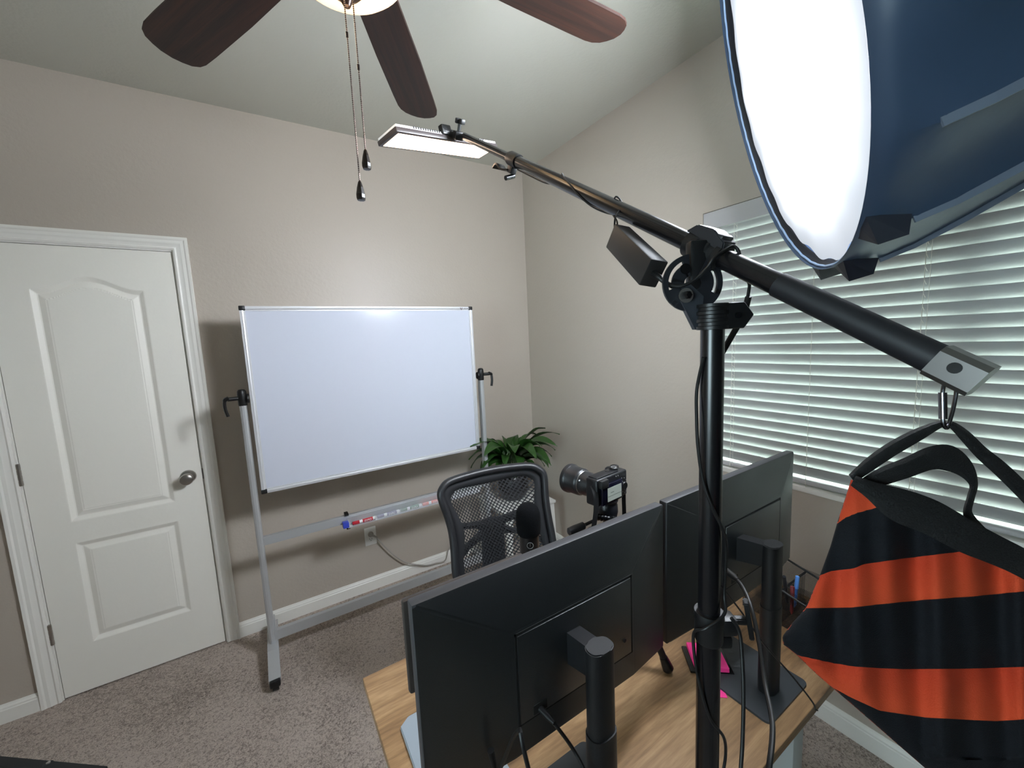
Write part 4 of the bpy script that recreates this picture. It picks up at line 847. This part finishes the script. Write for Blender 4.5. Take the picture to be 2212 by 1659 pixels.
bm = NB(); obox(bm, c0 - Nn * .0062, U, Wd, Nn, (Lu / 2 - .009, Lw / 2 - .008, .0006)); obj('diffuser', bm, EM, pn, smooth=None)
WHP = mat('led_white_back', (226, 226, 232), .35)
bm = NB(); obox(bm, c0 + Nn * .009, U, Wd, Nn, (Lu / 2 - .003, Lw / 2 - .002, .003), .001); bk = obj('back_plate', bm, WHP, pn)
bm = NB()
for k in range(34):
    s = -.125 + k * .0075
    if -.02 < s < .035: continue
    obox(bm, c0 + U * s + Wd * (Lw / 2 - .0015) + Nn * .010, U, Wd, Nn, (.0012, .0008, .0026))
obj('vent_slots', bm, BLKM, bk, smooth=None)
pm = c0 + Wd * (Lw / 2) + Nn * .008
bm = NB(); obox(bm, pm * .5 + P_tip * .5, bd_, nup, nsd, (.012, .010, .012), .003); cyl(bm, pm + nsd * .03, pm - nsd * .02, .009, 16); obox(bm, pm + nsd * .02 + nup * .006, U, Wd, Nn, (.016, .008, .012), .003); obox(bm, pm + Nn * .006, U, Wd, Nn, (.028, .006, .004), .001); mb = obj('mount_bracket', bm, BLK, pn)
bm = NB(); kb_ = pm * .5 + P_tip * .5 + nup * .008; kt = kb_ + nup * .018; cyl(bm, kb_, kt, .0045, 12)
for q in (0, 1): obox(bm, kt + nup * .006, (bd_ if q == 0 else nsd), (nsd if q == 0 else bd_), nup, (.013, .004, .006), .002)
obj('knob', bm, BLK, mb)

# power brick hanging from the boom
br = thing('power_brick', 'black power adapter brick hanging by its cord under the boom arm', 'power adapter', at(1372, 555, .55))
ba, bb_ = at(1334, 512, .575), at(1412, 592, .485); dL = (bb_ - ba); Lb = dL.length; dL.normalize(); tc_ = (CAM_P - ba).normalized(); nf = (tc_ - dL * tc_.dot(dL)).normalized(); sdv = dL.cross(nf).normalized()
bc_ = (ba + bb_) / 2
rot = M.Rotation(radians(28), 3, dL); nf = rot @ nf; sdv = rot @ sdv
bm = NB(); obox(bm, bc_, dL, sdv, nf, (Lb / 2, .0175, .0125), .002); obj('case', bm, mat('brick_plastic', (34, 32, 32), .5), br)
pk = catmull([at(1328, 508, .565), at(1329, 470, .566), P := boomp(1329, 450) + V((0, -.0135, .0)), boomp(1331, 440) + V((0, -.003, .0145)), boomp(1333, 448) + V((.002, .012, .0)), at(1333, 480, .575), at(1331, 508, .570)], 6)
bm = NB(); tube(bm, pk, .0013, 8); obj('loop_cord', bm, CORDB, br)
bm = NB(); tube(bm, catmull([at(1412, 590, .485), at(1424, 600, .475), at(1440, 612, .47), at(1452, 618, .462)], 5), [.004] * 6 + [.003] * 10, 10); obj('strain_relief', bm, CORDB, br)
pts = catmull([at(1448, 616, .463), at(1470, 618, .455), at(1500, 605, .450), at(1528, 578, .444), at(1545, 555, .440), boomp(1560, 560) + nup * .0125 - cf * .006, boomp(1582, 562) + nup * .0145, boomp(1606, 575) + nup * .010 + cf * .012, at(1616, 605, .462), at(1618, 625, .47), at(1605, 680, .485), at(1580, 725, .495), at(1562, 758, .50), at(1540, 800, .505)], 7)
bm = NB(); tube(bm, pts, .0019, 10); obj('output_cord', bm, CORDB, br)
bm = NB(); tube(bm, catmull([at(1617, 640, .472), at(1605, 682, .485), at(1580, 727, .495), at(1560, 762, .50)], 5), .0036, 10); obj('cord_sleeve', bm, BLKM, br)
# cable wound about the pole
def helix(v, ang, r=.0165): z_ = vz(PB, v); return V((PB.x, PB.y, z_)) + (cr_ * cos(ang) - cf * sin(ang)) * r
cable('pole_cable', 'thin black cable spiralling down the stand pole', [helix(770, 2.6), helix(840, 3.3), helix(900, 3.0, .019), helix(960, 2.75, .021), helix(1030, 2.5, .018), helix(1085, 1.9, .0165), helix(1130, 1.1, .0165), helix(1165, .55, .0175), helix(1220, .3, .018), helix(1280, .2, .0175), helix(1310, .9, .0185), helix(1335, 2.2, .0215), helix(1360, 2.9, .022), helix(1420, 2.75, .022), helix(1480, 2.4, .0185), helix(1530, 1.8, .0165), helix(1575, .6, .0185), helix(1620, .25, .022), helix(1660, .5, .018), helix(1720, 1.5, .017)], r=.0019)
def bh(u, v, deg, r=.0128):
    P = boomp(u, v); tc2 = (CAM_P - P); tc2 = (tc2 - bd_ * tc2.dot(bd_)).normalized(); up2 = bd_.cross(tc2).normalized()
    if up2.z < 0: up2 = -up2
    return P + (up2 * cos(radians(deg)) + tc2 * sin(radians(deg))) * r
cable('panel_cable', 'thin black cable wrapped once around the boom near the panel end', [bh(1118, 360, 190, .0135), bh(1150, 374, 185, .0135), bh(1180, 388, 200), bh(1195, 390, 260), bh(1203, 390, 320), bh(1210, 390, 370), bh(1222, 398, 410), bh(1240, 412, 440), bh(1260, 425, 480), bh(1285, 438, 530), bh(1310, 450, 565), bh(1330, 458, 600)], r=.0013)

# ------------------------------------------------------------------ sandbag on a carabiner
hang = at(2045, 915, .330)
sb = thing('sandbag', 'black and orange striped sandbag hanging from the butt end of the boom', 'sandbag', at(1980, 1500, .36))
cbn = thing('carabiner', 'steel carabiner linking the boom end to the sandbag strap', 'carabiner', hang)
def C_(u, v): return at(u, v, .326)
loop = catmull([C_(2039, 832), C_(2046, 816), C_(2060, 818), C_(2066, 838), C_(2062, 870), C_(2053, 905), C_(2045, 925), C_(2037, 912), C_(2036, 880), C_(2036, 850)], 5, closed=True)
bm = NB(); tube(bm, loop, .0014, 10, closed=True); obj('hook', bm, CHROME, cbn)
bm = NB(); tube(bm, [C_(2036, 848), C_(2037, 905)], .0027, 14); obj('screw_gate', bm, CHROME, cbn)
NAVY = mat('bag_navy', (19, 21, 27), .85, bump=(900, .3), spec=.25); 
BAGO = mat('bag_orange', (205, 74, 36), .62, bump=(900, .3))
# boundaries of the stripes as seen: (u list, v list) piecewise
def interp(pts, u):
    if u <= pts[0][0]: return pts[0][1] + (u - pts[0][0]) * (pts[1][1] - pts[0][1]) / (pts[1][0] - pts[0][0]) * .6
    for a, b in zip(pts, pts[1:]):
        if u <= b[0]:
            s = (u - a[0]) / (b[0] - a[0]); s2 = s; return a[1] + (b[1] - a[1]) * s2
    return pts[-1][1]
c_top = [(1838, 1036), (1880, 1050), (1940, 1075), (2010, 1110), (2085, 1158), (2150, 1190), (2212, 1222), (2330, 1290)]
lines = [
 [(1808, 1131), (1826, 1118), (1850, 1108), (1905, 1093), (2000, 1070), (2100, 1045), (2330, 1000)],
 [(1772, 1243), (1795, 1234), (1845, 1228), (1866, 1219), (1950, 1207), (2050, 1195), (2107, 1188), (2212, 1176), (2330, 1160)],
 [(1742, 1313), (1840, 1312), (1900, 1305), (2000, 1295), (2100, 1288), (2212, 1277), (2330, 1265)],
 [(1690, 1392), (1722, 1416), (1800, 1433), (1850, 1441), (1950, 1446), (2080, 1445), (2212, 1441), (2330, 1434)],
 [(1790, 1480), (1835, 1505), (1900, 1535), (2000, 1550), (2150, 1558), (2212, 1554), (2330, 1545)],
]
sil_l = [(1036, 1838), (1060, 1831), (1131, 1808), (1180, 1794), (1243, 1771), (1313, 1741), (1345, 1712), (1375, 1690), (1392, 1692), (1416, 1722), (1460, 1768), (1500, 1815), (1550, 1873), (1600, 1930), (1659, 1998), (1720, 2060), (1780, 2150), (1800, 2200)]
def silL(v): return interp(sil_l, v)
UR = 2400
def stripe(u, v):
    for k, l in enumerate(lines):
        if v < interp(l, u): return k
    return 5
vrows = [1036 + (1800 - 1036) * i / 150 for i in range(151)]
def bag_depth(u, v, s):
    # billowing front with soft vertical folds; s 0..1 across
    round_ = (1 - (2 * min(max(s, 0), 1) - 1) ** 2) ** .5 if 0 < s < 1 else 0
    fold = .0048 * sin(u * .036 + v * .0022) + .0032 * sin(u * .071 + 1.3 - v * .004) 
    fall = .018 * max(0, (v - 1380) / 300)
    return .362 - .020 * round_ - fold * min(1, s * 6) * (1 if v < 1640 else .3) + fall
front, backp = [], []
for v in vrows:
    u0 = silL(v); fr_, bk_ = [], []
    for j in range(101):
        s = j / 100; s_ = s ** 1.25; u = u0 + (UR - u0) * s_
        vv = max(v, interp(c_top, u)) if v < 1330 else v
        fr_.append(at(u, vv, bag_depth(u, vv, s))); bk_.append(at(u, vv, .362 + .022 * (1 - (2 * s - 1) ** 2) ** .5 + .018 * max(0, (vv - 1380) / 300)))
    front.append(fr_); backp.append(bk_)
bm = NB(); slay = bm.verts.layers.float.new('stripe'); vf = grid(bm, front); bm.faces.ensure_lookup_table()
for v_ in bm.verts:
    q = CAM_R.transposed() @ (v_.co - CAM_P); u = 1106 + FPX * q.x / -q.z; v = 829.5 - FPX * q.y / -q.z
    ys = [interp(l, u) for l in lines]; ys = [ys[0] - 60] + ys + [max(ys[-1], ys[-2] + 20) + 100]
    k = 0
    while k < 5 and v > ys[k + 1]: k += 1
    v_[slay] = k + min(max((v - ys[k]) / (ys[k + 1] - ys[k]), 0), .999)
deg = []
for f in bm.faces:
    if f.calc_area() < 1e-11: deg.append(f)
bmesh.ops.delete(bm, geom=deg, context='FACES')
vb = grid(bm, backp)
for row in vb:
    for v_ in row: v_[slay] = 1.5
bmesh.ops.remove_doubles(bm, verts=bm.verts, dist=2e-5)
nt = NAVY.node_tree
def nd(t): return nt.nodes.new(t)
ga = nd('ShaderNodeAttribute'); ga.attribute_name = 'stripe'; md_ = nd('ShaderNodeMath'); md_.operation = 'PINGPONG'; md_.inputs[1].default_value = 1.0
fl_ = nd('ShaderNodeMath'); fl_.operation = 'FLOOR'; h_ = nd('ShaderNodeMath'); h_.operation = 'MODULO'; h_.inputs[1].default_value = 2.0
nt.links.new(ga.outputs['Fac'], fl_.inputs[0]); nt.links.new(fl_.outputs[0], h_.inputs[0])
# a thin line of stitching beside each seam
fr2 = nd('ShaderNodeMath'); fr2.operation = 'FRACT'; nt.links.new(ga.outputs['Fac'], fr2.inputs[0]); cr2 = nd('ShaderNodeValToRGB'); e2_ = cr2.color_ramp.elements
e2_[0].position = .0; e2_[0].color = lin((180, 56, 30)); e2_[1].position = 1.0; e2_[1].color = lin((196, 72, 38))
nt.links.new(fr2.outputs[0], cr2.inputs[0])
mx2 = nd('ShaderNodeMix'); mx2.data_type = 'RGBA'; mx2.inputs[7].default_value = lin((13, 15, 20))
nt.links.new(cr2.outputs[0], mx2.inputs[6]); nt.links.new(h_.outputs[0], mx2.inputs[0]); nt.links.new(mx2.outputs[2], nt.nodes['Principled BSDF'].inputs['Base Color'])
obj('pouch', bm, NAVY, sb, smooth=70, recalc=False)
STRAP = mat('strap_webbing', (8, 9, 10), .75, bump=(700, .4))
# dark binding along the top edge
rows = []
for (u, v) in c_top + [(2400, 1330)]:
    rows.append((u, v))
def pxband(bm, pts, thick, n=5, prof=(-1, -.5, 0, .5, 1)):
    """pts: (u, v, half width px, t); a padded strap seen along pts"""
    P = catmull([V((a, b, 0)) for a, b, *_ in pts], n); W_ = catmull([V((c, d, 0)) for *_, c, d in pts], n)
    fr_, bk_ = [], []
    for i, p in enumerate(P):
        d = (P[min(i + 1, len(P) - 1)] - P[max(i - 1, 0)]).normalized(); nrm = V((-d.y, d.x, 0)); hw, tt = W_[i].x, W_[i].y
        fr_.append([at(p.x + nrm.x * k * hw, p.y + nrm.y * k * hw, tt - thick * (1 - k * k) ** .5) for k in prof]); bk_.append([at(p.x + nrm.x * k * hw, p.y + nrm.y * k * hw, tt + thick * (1 - k * k) ** .5) for k in prof[::-1][1:-1]])
    grid(bm, [a + b for a, b in zip(fr_, bk_)], loop_j=True)
    for a, b in ((fr_[0], bk_[0]), (fr_[-1], bk_[-1])): bm.faces.new([bm.verts.new(x) for x in a + b])
bm = NB(); pxband(bm, [(1843, 1038, 12, .339), (1880, 1058, 19, .335), (1940, 1090, 36, .331), (2010, 1117, 38, .329), (2085, 1158, 36, .327), (2150, 1188, 32, .327), (2212, 1218, 30, .327), (2330, 1285, 30, .329)], .003); obj('top_binding', bm, STRAP, sb)
bm = NB(); pxband(bm, [(1840, 1034, 11, .348), (1880, 1002, 15, .343), (1930, 968, 16, .338), (1985, 938, 14, .334), (2030, 917, 8, .331), (2044, 917, 5, .330)], .0035); obj('hanging_strap', bm, STRAP, sb)
bm = NB(); pxband(bm, [(2040, 918, 5, .330), (2056, 918, 8, .329), (2085, 942, 13, .327), (2120, 978, 15, .325), (2160, 1012, 17, .323), (2205, 1055, 18, .322), (2300, 1150, 20, .322)], .0035); obj('hanging_strap', bm, STRAP, sb)
bm = NB(); pxband(bm, [(1865, 1048, 14, .346), (1910, 1028, 20, .343), (1960, 1010, 22, .341), (2010, 990, 25, .340), (2050, 990, 28, .340), (2085, 1013, 20, .340), (2103, 1045, 10, .340), (2097, 1075, 9, .341), (2090, 1105, 10, .341), (2100, 1130, 14, .342), (2118, 1160, 22, .342)], .0035); obj('carry_handle', bm, STRAP, sb)

# ------------------------------------------------------------------ softbox
SC = V((-.75, -2.061, 2.073)); th, ph = 2.156, -.277
sn = V((cos(th) * cos(ph), sin(th) * cos(ph), sin(ph))); sa = sn.cross(V((0, 0, 1))).normalized(); sb2 = sn.cross(sa)
sx = thing('softbox', 'large round softbox glowing white, dark blue outside, high in front of the window', 'softbox', (-.42, -2.56, 0))
def sp(A, R, d): return SC - sn * d + (sa * cos(A) + sb2 * sin(A)) * R
A0_ = radians(3.5); NR = 16
bm = NB(); rows = []
for d, rr, sag in ((-.005, .409, 0), (.03, .417, .006), (.07, .424, .016), (.12, .418, .022), (.2, .398, .026), (.28, .374, .024), (.36, .345, .02), (.42, .31, .014), (.47, .25, .008), (.50, .17, .004), (.51, .09, 0)):
    row = []
    for k in range(NR * 6):
        A = A0_ + 2 * pi * k / (NR * 6); s = sin(pi * ((k % 6) / 6)); row.append(sp(A, rr - sag * s, d))
    rows.append(row)
grid(bm, rows, loop_j=True)
SHELL = mat('softbox_fabric', (56, 74, 98), .5, bump=(9, .5, 4), spec=.5)
obj('shell', bm, SHELL, sx, smooth=22, solid=.0015, recalc=False)
bm = NB()
rin = []
for d, rr in ((0.004, .404), (.016, .399), (.020, .394)): rin.append([sp(2 * pi * k / 96, rr, d) for k in range(96)])
grid(bm, rin, loop_j=True); obj('inner_lip', bm, mat('lip_black', (24, 26, 32), .6), sx, smooth=60, recalc=False)
bm = NB()
for k in range(NR):
    A = A0_ + 2 * pi * k / NR; tube(bm, [sp(A, .4255, .065), sp(A, .4195, .12), sp(A, .4005, .2), sp(A, .377, .28), sp(A, .348, .36), sp(A, .313, .42)], 1, prof=[(.0022, .0065), (-.0022, .0065), (-.0022, -.0065), (.0022, -.0065)])
obj('rib_pockets', bm, mat('rib_webbing', (104, 114, 130), .5), sx, smooth=None)
FL = mat('flap_fabric', (28, 32, 44), .6)
for k in range(NR):
    A = A0_ + 2 * pi * k / NR; w_ = .085
    if not 50 < math.degrees(A) % 360 < 122: continue
    bm = NB(); P = [sp(A - w_ * .9, .408, .002), sp(A + w_ * .9, .408, .002), sp(A + w_ * .4, .424, .06), sp(A, .450, .05), sp(A - w_ * .4, .424, .06)]
    vs = [bm.verts.new(p) for p in P]; ap = bm.verts.new(sp(A, .450, .010)); bs_ = bm.verts.new(sp(A, .41, .0))
    bm.faces.new((vs[0], bs_, ap)); bm.faces.new((bs_, vs[1], ap)); bm.faces.new((vs[1], vs[2], vs[3], ap)); bm.faces.new((vs[0], ap, vs[3], vs[4])); obj('rod_flap', bm, FL, sx, smooth=None, solid=.001)
bm = NB(); tube(bm, [sp(2 * pi * k / 128, .4045 + .0006 * sin(k * 1.9) * sin(k * .37), .0035 + .0006 * sin(k * 2.3)) for k in range(128)], .0026, 8, closed=True); obj('edge_piping', bm, mat('pale_blue_piping', (150, 175, 205), .5), sx)
def softm():
    m = bpy.data.materials.new('softbox_diffuser'); m.use_nodes = True; nt = m.node_tree; b = nt.nodes['Principled BSDF']; L = nt.links
    b.inputs['Base Color'].default_value = (.42, .45, .52, 1); b.inputs['Roughness'].default_value = .8
    g = nt.nodes.new('ShaderNodeAttribute'); g.attribute_name = 'hot'; mp_ = nt.nodes.new('ShaderNodeMath'); mp_.operation = 'MULTIPLY_ADD'; mp_.inputs[1].default_value = SOFT_CENTER; mp_.inputs[2].default_value = SOFT_RIM
    L.new(g.outputs['Fac'], mp_.inputs[0]); L.new(mp_.outputs[0], b.inputs['Emission Strength']); b.inputs['Emission Color'].default_value = (.86, .92, 1.0, 1); return m
bm = NB(); lay = bm.verts.layers.float.new('hot'); rows = []; NA = 160
def wr(A, r): # cloth wrinkles
    q = r / .39
    return (.010 * sin(5 * A + 1.0) + .006 * sin(11 * A + 2) + .004 * sin(23 * A + 9 * q)) * q * (1 - q) * 2.2 - .02 * (1 - q * q)
for i in range(1, 41):
    r_ = .398 * i / 40; rw = r_ - (.010 * abs(sin(4 * 2 * pi)) if i == 40 else 0)
    rows.append([sp(2 * pi * k / NA, r_ - (.012 * (.5 + .5 * sin(7 * 2 * pi * k / NA + .8)) + .006 * sin(19 * 2 * pi * k / NA)) * (i / 40) ** 6, .016 + wr(2 * pi * k / NA, r_) * 1.0) for k in range(NA)])
vs = grid(bm, rows, loop_j=True)
for i, row in enumerate(vs):
    h_ = math.exp(-((i + 1) / 40 / .335) ** 2)
    for v_ in row: v_[lay] = h_
cf_ = bm.faces.new(vs[0]); obj('diffuser_cloth', bm, softm(), sx, smooth=60, recalc=False)
# light head, bracket and stand (right of the frame)
hc = SC - sn * .52
bm = NB(); tube(bm, [hc + sn * .02, hc, hc - sn * .10, hc - sn * .16], [.085, .06, .055, .05], 28); obj('light_head', bm, BLK, sx)
bm = NB(); fx = V((-.42, -2.56, 0)); hz = (hc - sn * .08); cyl(bm, (fx.x, fx.y, .6), (fx.x, fx.y, hz.z - .10), .014, 20); cyl(bm, (fx.x, fx.y, .1), (fx.x, fx.y, 1.2), .017, 20); tube(bm, [V((fx.x, fx.y, hz.z - .12)), hz], .012, 12); obj('stand_pole', bm, TUBE, sx)
for k in range(3):
    A = radians(-30 + 120 * k); d = V((cos(A), sin(A), 0)); bm = NB(); tube(bm, [fx + V((0, 0, .45)), fx + d * .36 + V((0, 0, .012))], .009, 10); obj('stand_leg', bm, TUBE, sx)

# ------------------------------------------------------------------ black bar of another stand, bottom left
mu = thing('music_stand', 'black metal stand ledge poking into the lower left corner', 'stand', (-2.42, -1.40, 0))
zz_ = .80; a = on(-160, 1618, 2, zz_); b = on(232, 1655, 2, zz_); dl = (b - a).normalized(); dp = V((dl.y, -dl.x, 0)); 
if dp.y > 0: dp = -dp
bm = NB(); prism(bm, [a, b, b + dp * .012 - dl * .008, a + dp * .02], (0, 0, -.006)); obj('ledge', bm, BLKM, mu, smooth=None)
pp = on(104, 1648, 2, zz_); bm = NB(); cyl(bm, (pp.x, pp.y, .80) , (pp.x + dp.x * .03, pp.y + dp.y * .03, .70), .007, 12); cyl(bm, (pp.x + dp.x * .03, pp.y + dp.y * .03, .705), (pp.x + dp.x * .03, pp.y + dp.y * .03, .25), .009, 14); obj('stem', bm, BLKM, mu)
bm = NB(); lathe(bm, [(.0, 0), (.0035, 0), (.003, .0012), (.0, .0015)], pp + V((0, 0, .0)), V((0, 0, 1)), 14); obj('bolt', bm, STEEL, mu)
for k in range(3):
    A = radians(-90 + 120 * k); d = V((cos(A), sin(A), 0)); o_ = V((pp.x + dp.x * .03, pp.y + dp.y * .03, 0)); bm = NB(); tube(bm, [o_ + V((0, 0, .28)), o_ + d * .2 + V((0, 0, .008))], .006, 10); obj('leg', bm, BLKM, mu)
